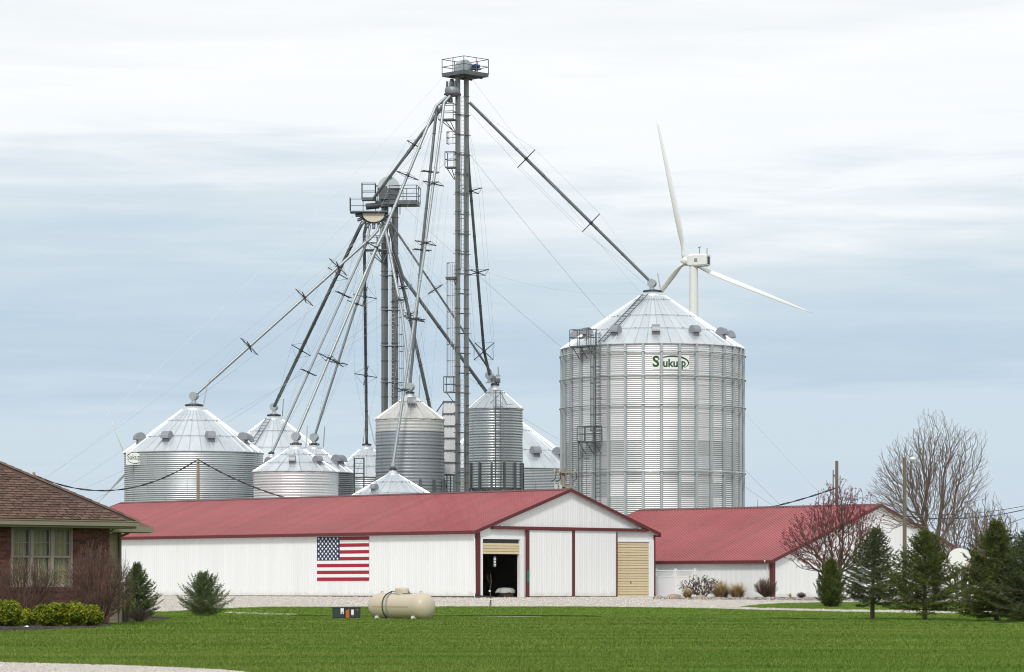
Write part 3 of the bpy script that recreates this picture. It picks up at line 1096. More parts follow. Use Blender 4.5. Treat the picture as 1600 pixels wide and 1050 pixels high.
def simple_bin(name, label, pxc, pxr, d, eave_py, peak_py, wall_mat, n_roof, cap=0.45, ring_mats=None, roof_mat=None, z_bottom=0.0, pitch=0.16, rings=(.33, .72), group="grain bins"):
    root, x, Rr = bin_root(label, name, pxc, pxr, d, group)
    base = root.location.z
    z_e = z_at(eave_py, d - Rr, base)
    z_p = z_at(peak_py, d, base)
    nring = max(1, round((z_e - z_bottom) / RING))
    rh = (z_e - z_bottom) / nring
    for k in range(nring):
        zb = z_bottom + k * rh
        mb = MB().lathe(corr_profile(Rr, 0, rh - .012, pitch) + [(Rr + .010, rh - .012), (Rr + .010, rh)], 72)
        for q in range(10):                                    # bolted sheet seams
            a = 2 * PI * (q + (k % 2) * .5) / 10
            mb.cbox(((Rr + .012) * math.cos(a), (Rr + .012) * math.sin(a), rh / 2), (.02, .05, rh * .98), a)
        m_ = wall_mat
        if ring_mats:
            m_ = ring_mats(nring - 1 - k)
        mb.build("wall_ring", m_, root, loc=(0, 0, zb))
    r_cap = cap
    roof_panels(root, Rr, z_e + .03, z_p, r_cap, n_roof, roof_mat or M["galv_roof"])
    roof_rings(root, Rr, z_e + .03, z_p, r_cap, rings)
    roof_cap(root, r_cap, z_p)
    return root, Rr, z_e, z_p


BINS = {}
# left bin with the sign
rt, Rr, ze, zp = simple_bin("grain_bin", "wide grey ribbed bin with the small white sign near its left rim", 303, 108, 265, 703, 641, M["galv"], 36, 1.0, pitch=.17)
vents(rt, Rr, ze, zp, 1.0, .22, [-PI / 2 + R(22.5 + 45 * k) for k in range(8)], 1.05)
BINS["left"] = (rt, Rr, ze, zp)
# back left bin
rt, Rr, ze, zp = simple_bin("grain_bin", "far bin with a roof ladder, between the wide left and short bright bins", 428, 104, 292, 722, 656, M["galv"], 32, .85)
r0, r1 = Rr * .92, 1.0
a = -PI / 2 - .42
lb = MB()
ladder(lb, (r0 * math.cos(a), r0 * math.sin(a), ze + (zp - ze) * .08 + .15), (r1 * math.cos(a), r1 * math.sin(a), zp + .12), (-math.sin(a), math.cos(a), 0), .5, .03, .42)
lb.build("roof_ladder", M["frame"], rt)
BINS["farleft"] = (rt, Rr, ze, zp)
# small bin mostly hidden
rt, Rr, ze, zp = simple_bin("grain_bin", "small bin peeping out between the wide left bin and the short bright bin", 424, 36, 268, 739, 716, M["galv"], 16, .35, rings=(.5,))
vents(rt, Rr, ze, zp, .35, .25, [-PI / 2 - .5], .6)
BINS["mini"] = (rt, Rr, ze, zp)
# bright bin
rt, Rr, ze, zp = simple_bin("grain_bin", "short bright silver bin second from left behind the barn roof", 462.5, 66, 255, 734.5, 702, M["galv_bright"], 22, .62, pitch=.22)
vents(rt, Rr, ze, zp, .62, .30, [-PI / 2 + R(-3), -PI / 2 + R(47), PI - .5], .8)
BINS["bright"] = (rt, Rr, ze, zp)
# its neighbour
rt, Rr, ze, zp = simple_bin("grain_bin", "dull grey bin tucked behind the right side of the short bright bin", 491, 61, 272, 736, 702, M["galv_old"], 22, .6)
vents(rt, Rr, ze, zp, .6, .34, [-PI / 2 + R(60), -PI / 2 + R(88), -PI / 2 - .9], 1.0)
BINS["tucked"] = (rt, Rr, ze, zp)
# back centre bin
rt, Rr, ze, zp = simple_bin("grain_bin", "far pale bin left of the grey hopper bin with caged ladder frame before it", 573, 62, 296, 743.5, 702, M["galv"], 24, .6)
BINS["backmid"] = (rt, Rr, ze, zp)
# low dome just behind the barn
rt, Rr, ze, zp = simple_bin("grain_bin", "low bin with only its cone roof showing above the red barn roof", 614, 86, 257, 786, 742, M["galv_bright"], 26, .42)
vents(rt, Rr, ze, zp, .42, .42, [-PI / 2 - .55], .7)
BINS["dome"] = (rt, Rr, ze, zp)
# back right wide bin
rt, Rr, ze, zp = simple_bin("grain_bin", "wide low bin behind the shiny hopper bin at the big bin's left", 788, 128, 300, 729.5, 652, M["galv"], 40, 1.0, pitch=.15)
vents(rt, Rr, ze, zp, 1.0, .22, [-PI / 2 + R(28), -PI / 2 + R(55), -PI / 2 - R(20)], 1.15)
BINS["wide"] = (rt, Rr, ze, zp)


def hopper_bin(label, pxc, pxr, d, eave, peak, wall_mat, bottom_py, post_top, ring_mats=None, roof_mat=None, pitch=.22, n_roof=20):
    base = gz(d)
    zb = z_at(bottom_py, d - pxr * d / FPX, base)
    root, Rr, z_e, z_p = simple_bin("hopper_bin", label, pxc, pxr, d, eave, peak, wall_mat, n_roof, .5, ring_mats, roof_mat, zb, pitch, (.78,), "hopper bins")
    MB().lathe([(Rr - .02, zb), (Rr - .05, zb - .1), (.35, zb - Rr * .95), (.30, zb - Rr * .95 - .4)], 36).build("hopper_cone", M["galv_old"], root)
    zt = z_at(post_top, d - Rr, base)
    n = 14
    leg = MB().box((Rr + .022, -.09, 0), (Rr + .14, .09, zt)).mesh("leg", M["frame"])
    for k in range(n):
        inst("leg", leg, root, (0, 0, 0), 2 * PI * k / n + .11)
    br = MB()
    for k in range(n):
        a, b = 2 * PI * k / n + .11, 2 * PI * (k + 1) / n + .11
        pa, pb = ((Rr + .08) * math.cos(a), (Rr + .08) * math.sin(a)), ((Rr + .08) * math.cos(b), (Rr + .08) * math.sin(b))
        br.tube((*pa, zb - .05), (*pb, max(.3, zb - 1.4)), .03, .03, 5).tube((*pb, zb - .05), (*pa, max(.3, zb - 1.4)), .03, .03, 5)
    br.build("leg_brace", M["galv_pale"], root)
    return root, Rr, z_e, z_p


rm = lambda k: M["galv_pale"] if k == 0 else M["galv_old"]
rt, Rr, ze, zp = hopper_bin("dark grey hopper bin with one pale ring under its rusty roof", 640.5, 53.5, 262, 652.0, 622, M["galv_old"], 779, 749, rm, M["rust"], .24, 16)
vents(rt, Rr, ze, zp, .5, .55, [-PI / 2 + .12], 1.0)
BINS["greyhop"] = (rt, Rr, ze, zp)
rt, Rr, ze, zp = hopper_bin("shiny silver hopper bin with a caged ladder right of the tall tower", 773.5, 43, 274, 635.5, 609, M["galv"], 762, 722, None, M["galv_roof"], .24, 16)
BINS["shiny"] = (rt, Rr, ze, zp)
lb = MB()
a = -PI / 2 + .10
ro = Rr + .30
zc = z_at(757, 274, rt.location.z)
ladder(lb, (ro * math.cos(a), ro * math.sin(a), zc - 1.2), (ro * math.cos(a), ro * math.sin(a), ze + 1.3), (1, 0, 0), .45, .03, .32)
lb.build("ladder", M["frame"], rt)
lb = MB()
cage(lb, (ro * math.cos(a), ro * math.sin(a), zc + 1.0), (ro * math.cos(a), ro * math.sin(a), ze + 1.3), (math.cos(a), math.sin(a), 0), (1, 0, 0), .42, 1.15, .026)
lb.build("ladder_cage", M["frame"], rt)
lb = MB()
lb.path([(.5, -1.6, zp - .35), (1.0, -Rr + .1, ze + .2), (1.5, -Rr + .4, ze + .25)], .03, 5).tube((.5, -1.6, zp - .35), (-.4, -Rr + .1, ze + .3), .03, .03, 5)
lb.build("roof_handrail", M["frame"], rt)

# ---- the big bin
root, bx, BR = bin_root("tallest wide silver bin with steel stiffeners and a green lettered sign", "grain_bin", 1019.5, 140.5, 264)
bigbin = root
base = root.location.z
ze = z_at(534.5, 264 - BR, base)
zp = z_at(463, 264, base)
NB, NR = 32, 18
rh = ze / NR
da = 2 * PI / NB
sheet_mb = MB()
prof = corr_profile(BR, 0, rh - .012, .16, .03) + [(BR + .018, rh - .012), (BR + .018, rh)]
sheet_mb.lathe(prof, 3, .004, da - .004)
sheet_me = sheet_mb.mesh("wall_sheet", M["galv_bright"])
sheet_me2 = sheet_me.copy()
M["galv_mid"] = pmat("duller_galvanised_steel", (0.58, 0.605, 0.61), 0.45, 0.55, var=0.10, nscale=0.9, nvar=0.6, col2=(0.48, 0.51, 0.52), stretch=(1, 1, 0.3), bump=0.03, bscale=3)
sheet_me2.materials[0] = M["galv_mid"]
prng = random.Random(12)
a_off = -PI / 2 + .0534
for k in range(NR):
    for j in range(-8, 8):
        dull = k in (9, 10) or (k == 8 and j % 2 == 0) or (k < 8 and prng.random() < .42)
        inst("wall_sheet", sheet_me2 if dull else sheet_me, root, (0, 0, k * rh), a_off + j * da)
back = MB().lathe([(BR, 0), (BR, ze)], 32, .0534, PI + .0534)
back.build("rear_wall", M["galv"], root)
stf = MB().box((BR + .035, -.13, 0), (BR + .055, .13, ze - .05)).box((BR + .053, -.075, 0.01), (BR + .21, .075, ze - .06)).mesh("stiffener", M["galv"])
for j in range(NB):
    inst("stiffener", stf, root, (0, 0, 0), a_off + j * da)
for py in (548, 586.5, 631.5, 736):
    z = z_at(py, 264 - BR, base)
    mb = MB().path([((BR + .25) * math.cos(2 * PI * k / 64), (BR + .25) * math.sin(2 * PI * k / 64), z) for k in range(65)], .055, 6)
    mb.build("wind_ring", M["galv"], root)
roof_panels(root, BR, ze + .05, zp, 1.05, 48, M["galv_roof"], .16)
roof_rings(root, BR, ze + .05, zp, 1.05, (.28, .56, .9))
roof_cap(root, 1.05, zp)
vents(root, BR, ze + .05, zp, 1.05, .155, [-PI / 2 + R(30 * k) for k in range(12)], 1.0)
# ladder up the left front, two platforms, cage
aL = -PI / 2 - .735
er, es = Vector((math.cos(aL), math.sin(aL), 0)), Vector((-math.sin(aL), math.cos(aL), 0))
lo = er * (BR + .45)
zt_plat, zm_plat = z_at(541, 264 - BR * .7, base), z_at(690, 264 - BR * .7, base)


def up(v, z):
    return Vector((v.x, v.y, z))


lb = MB()
ladder(lb, up(lo, .5) + es * .8, up(lo, ze + .9) + es * .8, es, .46, .035, .32)
lb.build("ladder", M["frame"], root)
lb = MB()
cage(lb, up(lo, zm_plat + .8) + es * .8, up(lo, ze + .6) + es * .8, er, es, .45, 1.25, .03)
cage(lb, up(lo, 2.5) - es * .5, up(lo, zm_plat) - es * .5, er, es, .45, 1.25, .03)
lb.build("ladder_cage", M["frame"], root)


def deck(parent, c, ux, uy, w, d, rail=1.05, name="platform", open_=(), world=False, th=.10, kick=True):
    """Platform: floor centred at c with half-axes ux (w long) and uy (d long), railing on four sides."""
    ux, uy, c = Vector(ux).normalized(), Vector(uy).normalized(), Vector(c)
    cor = [c - ux * w / 2 - uy * d / 2, c + ux * w / 2 - uy * d / 2, c + ux * w / 2 + uy * d / 2, c - ux * w / 2 + uy * d / 2]
    mb = MB().poly(cor, (0, 0, -th))
    fl_ = mb.build(name, M["frame"], parent, world)
    Z = Vector((0, 0, 1))
    for k in range(4):
        if k in open_:
            continue
        a, b = cor[k], cor[(k + 1) % 4]
        rl = MB()
        n = max(1, round((b - a).length / 1.1))
        for q in range(n + 1):
            p_ = a.lerp(b, q / n)
            rl.tube(p_, p_ + Z * rail, .032, .032, 5)
        for hh in (.5, 1.0):
            rl.tube(a + Z * rail * hh, b + Z * rail * hh, .03, .03, 5)
        if kick:
            rl.poly([a, b, b + Z * .12, a + Z * .12], (uy if k in (0, 2) else ux) * .012)
        r_ = rl.build("railing", M["frame"], parent if parent is None else fl_, False)
        if world:
            r_.data.transform(Matrix.Translation(-parent.location))
    return fl_


deck(root, up(er * (BR + .62), zt_plat) - es * .6, es, er, 2.0, .9, 1.3, kick=False)
deck(root, up(er * (BR + .65), zm_plat) + es * .1, es, er, 1.8, .9, 1.15, kick=False)
lb = MB()
for zz_, s_ in ((zt_plat, -.55), (zm_plat, .1)):
    for q in (-1, 0, 1):
        MB().tube(up(er * (BR + 1.0), zz_ - .1) + es * (s_ + q * .8), up(er * (BR + .15), zz_ - 1.0) + es * (s_ + q * .8), .035, .035, 5).build("platform_bracket", M["frame"], root)
lb = MB()
ladder(lb, up(er * (BR + .1), ze + .1) + es * .8, up(er * 1.2, zp + .1) + es * .25, es, .6, .04, .40)
lb.build("roof_ladder", M["frame"], root)


# signs on bins: lettering as flat print on a curved plate
def text_points(s, size, bold=.022):
    cu = bpy.data.curves.new("lettering", "FONT")
    cu.body = s
    cu.size = size
    cu.resolution_u = 4
    cu.offset = bold
    ob = bpy.data.objects.new("lettering", cu)
    COL.objects.link(ob)
    dg = bpy.context.evaluated_depsgraph_get()
    me = bpy.data.meshes.new_from_object(ob.evaluated_get(dg))
    bpy.data.objects.remove(ob)
    bpy.data.curves.remove(cu)
    return me


def bend(me, Rc, a_c, z_c, proud):
    """Wrap a flat mesh (x along, y up) onto a vertical cylinder of radius Rc round the origin."""
    for v in me.vertices:
        a = a_c + v.co.x / Rc
        v.co = ((Rc + proud) * math.cos(a), (Rc + proud) * math.sin(a), z_c + v.co.y)


def sign(binname, label, pxa, pxb, pya, pyb, style):
    rt, Rr, ze_, zp_ = BINS[binname] if binname != "big" else (bigbin, BR, ze, zp)
    pxc = 800 + rt.location.x * FPX / rt.location.y
    pr = Rr * FPX / rt.location.y
    aa, ab = [-PI / 2 + math.asin(max(-.985, min(.985, (p - pxc) / pr))) for p in (pxa, pxb)]
    ac = (aa + ab) / 2
    wd = (ab - aa) * Rr
    dd = rt.location.y + Rr * math.sin(ac)
    b_ = rt.location.z
    z1, z0 = z_at(pya, dd, b_), z_at(pyb, dd, b_)
    hgt = z1 - z0
    zc = (z0 + z1) / 2
    sg = thing("sign", label, "sign", rt.location.copy())
    pl = MB().lathe([(Rr + .024, z0), (Rr + .036, z0), (Rr + .036, z1), (Rr + .024, z1)], 10, aa, ab, smooth=False)
    if style == "oval":                       # flat plate standing off the wall, fixed at its right edge
        yf_ = Rr * math.sin(ab) - .05
        sc_ = (rt.location.y + yf_) / FPX
        xa_, xb_ = (pxa - 800) * sc_ - rt.location.x, (pxb - 800) * sc_ - rt.location.x
        xc_, wd = (xa_ + xb_) / 2, xb_ - xa_
        z1, z0 = z_at(pya, rt.location.y + yf_, b_), z_at(pyb, rt.location.y + yf_, b_)
        hgt, zc = z1 - z0, (z0 + z1) / 2
        pl = MB().box((xa_, yf_ - .006, z0), (xb_, yf_ + .02, z1)).box((xb_ - .3, yf_ + .02, z0 + .2), (xb_ - .2, yf_ + .4, z1 - .2))
    pl.build("sign_plate", M["logo_white"], sg)

    def put(me, name, pr_=.040):
        if style == "oval":
            for v in me.vertices:
                v.co = (xc_ + v.co.x, yf_ - .012, zc + v.co.y)
        else:
            bend(me, Rr, ac, zc, pr_)
        me.materials.clear()
        me.materials.append(M["logo_green"])
        o = bpy.data.objects.new(name, me)
        COL.objects.link(o)
        o.parent = sg

    def fit(s, x0, x1, y0, y1):
        me = text_points(s, 1.0, .03 if style == "big" else .008)
        xs = [v.co.x for v in me.vertices]
        ys_ = [v.co.y for v in me.vertices]
        for v in me.vertices:
            v.co.x = x0 + (v.co.x - min(xs)) / (max(xs) - min(xs)) * (x1 - x0)
            v.co.y = y0 + (v.co.y - min(ys_)) / (max(ys_) - min(ys_)) * (y1 - y0)
        return me

    def arc(cx, cy, rx, ry, a0, a1, t0, t1, n=40):
        mb = MB()
        vs_, fs = [], []
        for k in range(n + 1):
            t = k / n
            a = a0 + (a1 - a0) * t
            th = t0 + (t1 - t0) * math.sin(PI * t)
            for s in (-.5, .5):
                vs_.append((cx + (rx + s * th) * math.cos(a), cy + (ry + s * th) * math.sin(a), 0))
        for k in range(n):
            fs.append((2 * k, 2 * k + 1, 2 * k + 3, 2 * k + 2))
        mb.add(vs_, fs)
        return mb.mesh("swoosh", M["logo_green"])
    W_, H_ = wd / 2, hgt / 2
    if style == "big":
        put(fit("S", -.98 * W_, -.63 * W_, -.70 * H_, .88 * H_), "lettering")
        put(fit("uku", -.43 * W_, .36 * W_, -.70 * H_, .46 * H_), "lettering")
        put(fit("p", .56 * W_, .80 * W_, -.98 * H_, .16 * H_), "lettering")
        put(arc(.10 * W_, -.10 * H_, .86 * W_, .92 * H_, R(168), R(-48), .03, .14), "swoosh")
    else:
        put(fit("Sukup", -.86 * W_, .54 * W_, -.52 * H_, .52 * H_), "lettering")
        put(arc(.0, 0, .93 * W_, .82 * H_, R(150), R(-150), .03, .09), "swoosh")


sign("left", "small white sign with green oval Sukup lettering on the wide left bin", 197, 225.5, 704.5, 726, "oval")
sign("big", "pale sign with large green Sukup lettering high on the biggest bin", 1013, 1069.5, 554.5, 577, "big")

# ------------------------------------------------------------------ grain elevator towers
D1, D2 = 262.0, 270.0
U3, V3 = Vector((UX, UY, 0)), Vector((-UY, UX, 0))


def wbox(mb, c, sx, sy, z0, z1):
    c = Vector(c)
    pts = [c + U3 * a * sx / 2 + V3 * b * sy / 2 for a, b in ((-1, -1), (1, -1), (1, 1), (-1, 1))]
    lo_ = [up(p, z0) for p in pts]
    hi_ = [up(p, z1) for p in pts]
    mb.add(lo_ + hi_, [(0, 3, 2, 1), (4, 5, 6, 7), (0, 1, 5, 4), (1, 2, 6, 5), (2, 3, 7, 6), (3, 0, 4, 7)])


T1 = thing("elevator_tower", "tallest slim grain elevator tower with a railed platform on top", "tower", (PX(722, D1), D1, gz(D1)))
c1 = Vector((PX(722, D1), D1, 0))
zf1 = P(0, 116.5, D1).z


def tz(py, d=D1):
    return P(0, py, d).z


for sgn, nm in ((-1, "leg_casing"), (1, "leg_casing")):
    mb = MB()
    wbox(mb, c1 + U3 * sgn * .47, .30, .27, gz(D1), zf1)
    lg = mb.build(nm, M["leg"], T1, True)
    py = 150
    while py < 780:
        fl_ = MB()
        wbox(fl_, c1 + U3 * sgn * .47, .36, .33, tz(py) - .035, tz(py) + .035)
        fl_.build("casing_flange", M["frame"], lg, False).data.transform(Matrix.Translation(-T1.location))
        py += 30.2
col_mb = MB()
py = 180
while py < 775:
    for s_ in (-1, 1):
        col_mb.tube(up(c1 - U3 * .72 + V3 * s_ * .22, tz(py)), up(c1 + U3 * .72 + V3 * s_ * .22, tz(py)), .03, .03, 5)
    py += 31
col_mb.build("tie_bar", M["frame"], T1, True)
lb = MB()
ladder(lb, up(c1 - V3 * .05, tz(432)), up(c1 - V3 * .05, tz(150)), U3, .34, .025, .30)
ladder(lb, up(c1 - V3 * .05, tz(770)), up(c1 - V3 * .05, tz(592)), U3, .34, .025, .30)
pl_ = Vector((PX(707.5, D1), D1 - .4, 0))
ladder(lb, up(pl_, tz(612)), up(pl_, tz(414)), Vector((1, 0, 0)), .30, .028, .30)
lb.build("ladder", M["galv_pale"], T1, True)
lb = MB()
cage(lb, up(c1 - V3 * .10, tz(420)), up(c1 - V3 * .10, tz(240)), -V3 - U3, U3, .33, 1.3, .022)
cage(lb, up(pl_ + Vector((-.02, 0, 0)), tz(590)), up(pl_ + Vector((-.02, 0, 0)), tz(412)), Vector((-.7, -.7, 0)), Vector((.7, -.7, 0)), .33, 1.3, .022)
cage(lb, up(pl_, tz(226)), up(pl_, tz(208)), Vector((-.7, -.7, 0)), Vector((.7, -.7, 0)), .36, .8, .028)
lb.build("ladder_cage", M["frame"], T1, True)
ctop = Vector((PX(727, D1), D1 + .1, 0))
deck(T1, up(ctop, zf1), U3, V3, 2.72, 2.55, 1.22, world=True, th=.18)
ug = MB()
for s_ in (-.6, .6):
    ug.tube(up(ctop + V3 * s_ - U3 * 1.3, zf1 - .22), up(ctop + V3 * s_ + U3 * 1.3, zf1 - .22), .06, .06, 6)
ug.build("platform_beam", M["frame"], T1, True)
for (pxa, pya, w_, d_, rh_) in ((699, 187.5, 1.25, 1.0, 1.2), (704.5, 262, .75, .8, 1.2), (705.5, 436, .75, .7, .1), (703, 612.5, .8, .8, 1.2)):
    deck(T1, up(Vector((PX(pxa, D1), D1 - .35, 0)), tz(pya)), Vector((1, -.25, 0)), Vector((.25, 1, 0)), w_, d_, rh_, world=True, kick=False)
lb = MB()
for (pxa, pya, pxb, pyb) in ((690, 189, 710, 206), (697, 190, 711, 208), (704, 190, 712, 207), (699, 264, 710, 281), (706, 264, 711, 280), (698, 614, 710, 630), (709, 437, 714, 452)):
    MB().tube(P(pxa, pya, D1 - .5), P(pxb, pyb, D1 - .1), .035, .035, 5).build("platform_bracket", M["frame"], T1, True)
hd = MB()
ch = up(ctop - U3 * .15, zf1)
for s_ in (0,):
    pts = [(-.75, .05), (-.75, .55)] + [(.75 * math.cos(PI - PI * k / 10) * 1.0, .55 + .62 * math.sin(PI * k / 10)) for k in range(1, 10)] + [(.75, .55), (.75, .05)]
    hd.poly([ch + U3 * a - V3 * .25 + Vector((0, 0, b)) for a, b in pts], V3 * .5)
hd.build("head_casing", M["galv"], T1, True)
mt = MB().tube(up(ctop + U3 * .65 - V3 * .55, zf1 + .72), up(ctop + U3 * .65 - V3 * .05, zf1 + .72), .17, .17, 10).tube(up(ctop + U3 * .95 - V3 * .60, zf1 + .72), up(ctop + U3 * .95 - V3 * .15, zf1 + .72), .15, .15, 10)
mt.build("motor", M["blue"], T1, True)
mm = MB()
wbox(mm, ctop + U3 * .75 - V3 * .35, .9, .5, zf1 + .45, zf1 + .55)
mm.tube(up(ctop + U3 * .4 - V3 * .35, zf1), up(ctop + U3 * .9 - V3 * .35, zf1 + .5), .05, .05, 6)
mm.tube(up(ctop + U3 * 1.0 - V3 * .2, zf1 + .6), up(ctop + U3 * 1.0 - V3 * .2, zf1 + .95), .13, .10, 8)
mm.build("motor_mount", M["frame"], T1, True)
# distributor of the tall tower
DP1 = P(707, 140, D1 - .3)
ds = MB().lathe([(.12, .75), (.55, .65), (.62, .5), (.62, .05), (.5, -.05), (.06, -.1)], 20, c=(DP1.x, DP1.y, tz(150)))
ds.build("distributor", M["galv_old"], T1, True)
ds = MB().lathe([(.66, -.02), (.70, -.02), (.70, .05), (.66, .05)], 20, c=(DP1.x, DP1.y, tz(148.5)))
ds.tube(P(704, 152, D1 - .3), P(703.5, 160, D1 - .3), .16, .22, 10)
for (a_, b_) in ((-.42, 0), (-.15, -.3), (.2, -.3), (.4, .0)):
    ds.tube((DP1.x + a_, DP1.y + b_, tz(128)), (DP1.x + a_ * 1.05, DP1.y + b_, tz(147)), .09, .13, 8)
ds.tube(P(706, 124, D1), P(706, 147, D1 - .3), .16, .2, 8)
ds.build("distributor_ring", M["frame"], T1, True)

# second tower
T2 = thing("elevator_tower", "shorter grain elevator tower with a domed head and spouts fanning from it", "tower", (PX(609, D2), D2, gz(D2)))
c2 = Vector((PX(609, D2), D2, 0))
zf2 = tz(311, D2)
for pxa, w_ in ((601, .40), (617, .40)):
    mb = MB()
    cc = Vector((PX(pxa, D2), D2, 0))
    wbox(mb, cc, .42, .36, gz(D2), zf2)
    lg = mb.build("leg_casing", M["leg"], T2, True)
    py = 340
    while py < 760:
        fl_ = MB()
        wbox(fl_, cc, .48, .42, tz(py, D2) - .035, tz(py, D2) + .035)
        fl_.build("casing_flange", M["frame"], lg, False).data.transform(Matrix.Translation(-T2.location))
        py += 28
lb = MB()
ladder(lb, up(c2 - V3 * .3, tz(690, D2)), up(c2 - V3 * .3, tz(420, D2)), Vector((1, 0, 0)), .36, .03, .32)
lb.build("ladder", M["galv_pale"], T2, True)
lb = MB()
cR = Vector((PX(622, D2), D2 - .1, 0))
cage(lb, up(cR, tz(760, D2)), up(cR, tz(470, D2)), Vector((1, -.3, 0)), Vector((.3, 1, 0)), .30, 1.3, .024)
lb.build("ladder_cage", M["frame"], T2, True)
lb = MB()
for py in (430, 484, 540, 597):
    lb.tube(P(594, py, D2 - .3), P(632, py + 1, D2 - .2), .035, .035, 5)
    lb.cbox(P(613, py + 1, D2), (1.5, .5, .06), 0)
lb.build("tie_bar", M["frame"], T2, True)
deck(T2, up(Vector((PX(622, D2), D2 + .2, 0)), tz(317, D2)), Vector((.93, -.10, 0)), Vector((.10, .93, 0)), 3.4, 2.2, 1.35, world=True, th=.2)
deck(T2, up(Vector((PX(577, D2), D2 - 1.1, 0)), tz(314, D2)), Vector((1, 0, 0)), Vector((0, 1, 0)), 1.1, .9, 1.3, world=True)
deck(T2, up(Vector((PX(578, D2), D2 - 1.6, 0)), tz(334, D2)), Vector((1, 0, 0)), Vector((0, 1, 0)), 3.1, 1.2, 1.1, world=True, th=.12, open_=(0, 1))
deck(T2, up(Vector((PX(590, D2), D2 - .9, 0)), tz(392, D2)), Vector((1, 0, 0)), Vector((0, 1, 0)), 2.0, 1.1, 1.1, world=True, kick=False)
hd = MB()
ch = Vector((PX(608, D2), D2 - .3, 0))
hd.cbox(up(ch, tz(303, D2)), (1.5, 1.0, 1.1), .25)
hd.build("head_casing", M["frame"], T2, True)
hd = MB()
n = 14
vs_, fs = [], []
for k in range(n + 1):
    a = PI * k / n
    for y_ in (-.55, .55):
        vs_.append(up(ch, tz(296, D2)) + Vector((.92 * math.cos(a), y_, .98 * math.sin(a))))
for k in range(n):
    fs.append((2 * k, 2 * k + 1, 2 * k + 3, 2 * k + 2))
hd.add(vs_, fs, True)
for s_ in (0, 1):
    hd.add([vs_[2 * k + s_] for k in range(n + 1)], [tuple(range(n + 1))])
hd.build("head_dome", M["galv"], T2, True)
MB().cbox(P(610.5, 278, D2 - .85), (.26, .06, .2), .2).build("teal_badge", M["teal"], T2, True)
mt = MB().tube(P(572, 323, D2 - 1.9), P(592, 321, D2 - 1.7), .26, .26, 12).tube(P(592, 321, D2 - 1.7), P(601, 322, D2 - 1.7), .16, .2, 10)
mt.build("motor", M["dark"], T2, True)
# distributor: half drum with a pale face and stub outlets
DP2 = P(584, 333, D2 - 1.5)
ds = MB()
n = 16
rr_ = .98
vs_ = []
for y_ in (-.35, .45):
    vs_ += [DP2 + Vector((rr_ * math.cos(PI + PI * k / n), y_, rr_ * 1.05 * math.sin(PI + PI * k / n) * .75 - .05)) for k in range(n + 1)]
fs = [(k, k + 1, n + 2 + k, n + 1 + k) for k in range(n)]
ds.add(vs_, fs, True)
ds.add(vs_[n + 1:], [tuple(range(n + 1))])
ds.build("distributor_drum", M["galv_old"], T2, True)
fc = MB()
fc.poly([DP2 + Vector((rr_ * .93 * math.cos(PI + PI * k / n), -.36, rr_ * .97 * math.sin(PI + PI * k / n) * .75 - .06)) for k in range(n + 1)], (0, -.02, 0))
fcp = fc.build("distributor_face", M["cream"], T2, True)
for k in range(9):
    a = PI + PI * (k + .5) / 9
    e = Vector((math.cos(a), -.15, math.sin(a) * .8)).normalized()
    st_ = MB().tube(DP2 + Vector((rr_ * .95 * math.cos(a), .05, rr_ * .72 * math.sin(a))), DP2 + Vector((rr_ * .95 * math.cos(a), .05, rr_ * .72 * math.sin(a))) + e * .6, .15, .13, 8)
    st_.build("outlet_stub", M["pipe_dark"], T2, True)
lb = MB()
for (pxa, pya, pxb, pyb) in ((585, 394, 599, 412), (592, 394, 601, 413), (606, 394, 603, 412), (560, 337, 569, 344), (625, 335, 625, 318), (578, 395, 598, 412)):
    MB().tube(P(pxa, pya, D2 - 1.2), P(pxb, pyb, D2 - .3), .04, .04, 5).build("platform_bracket", M["frame"], T2, True)


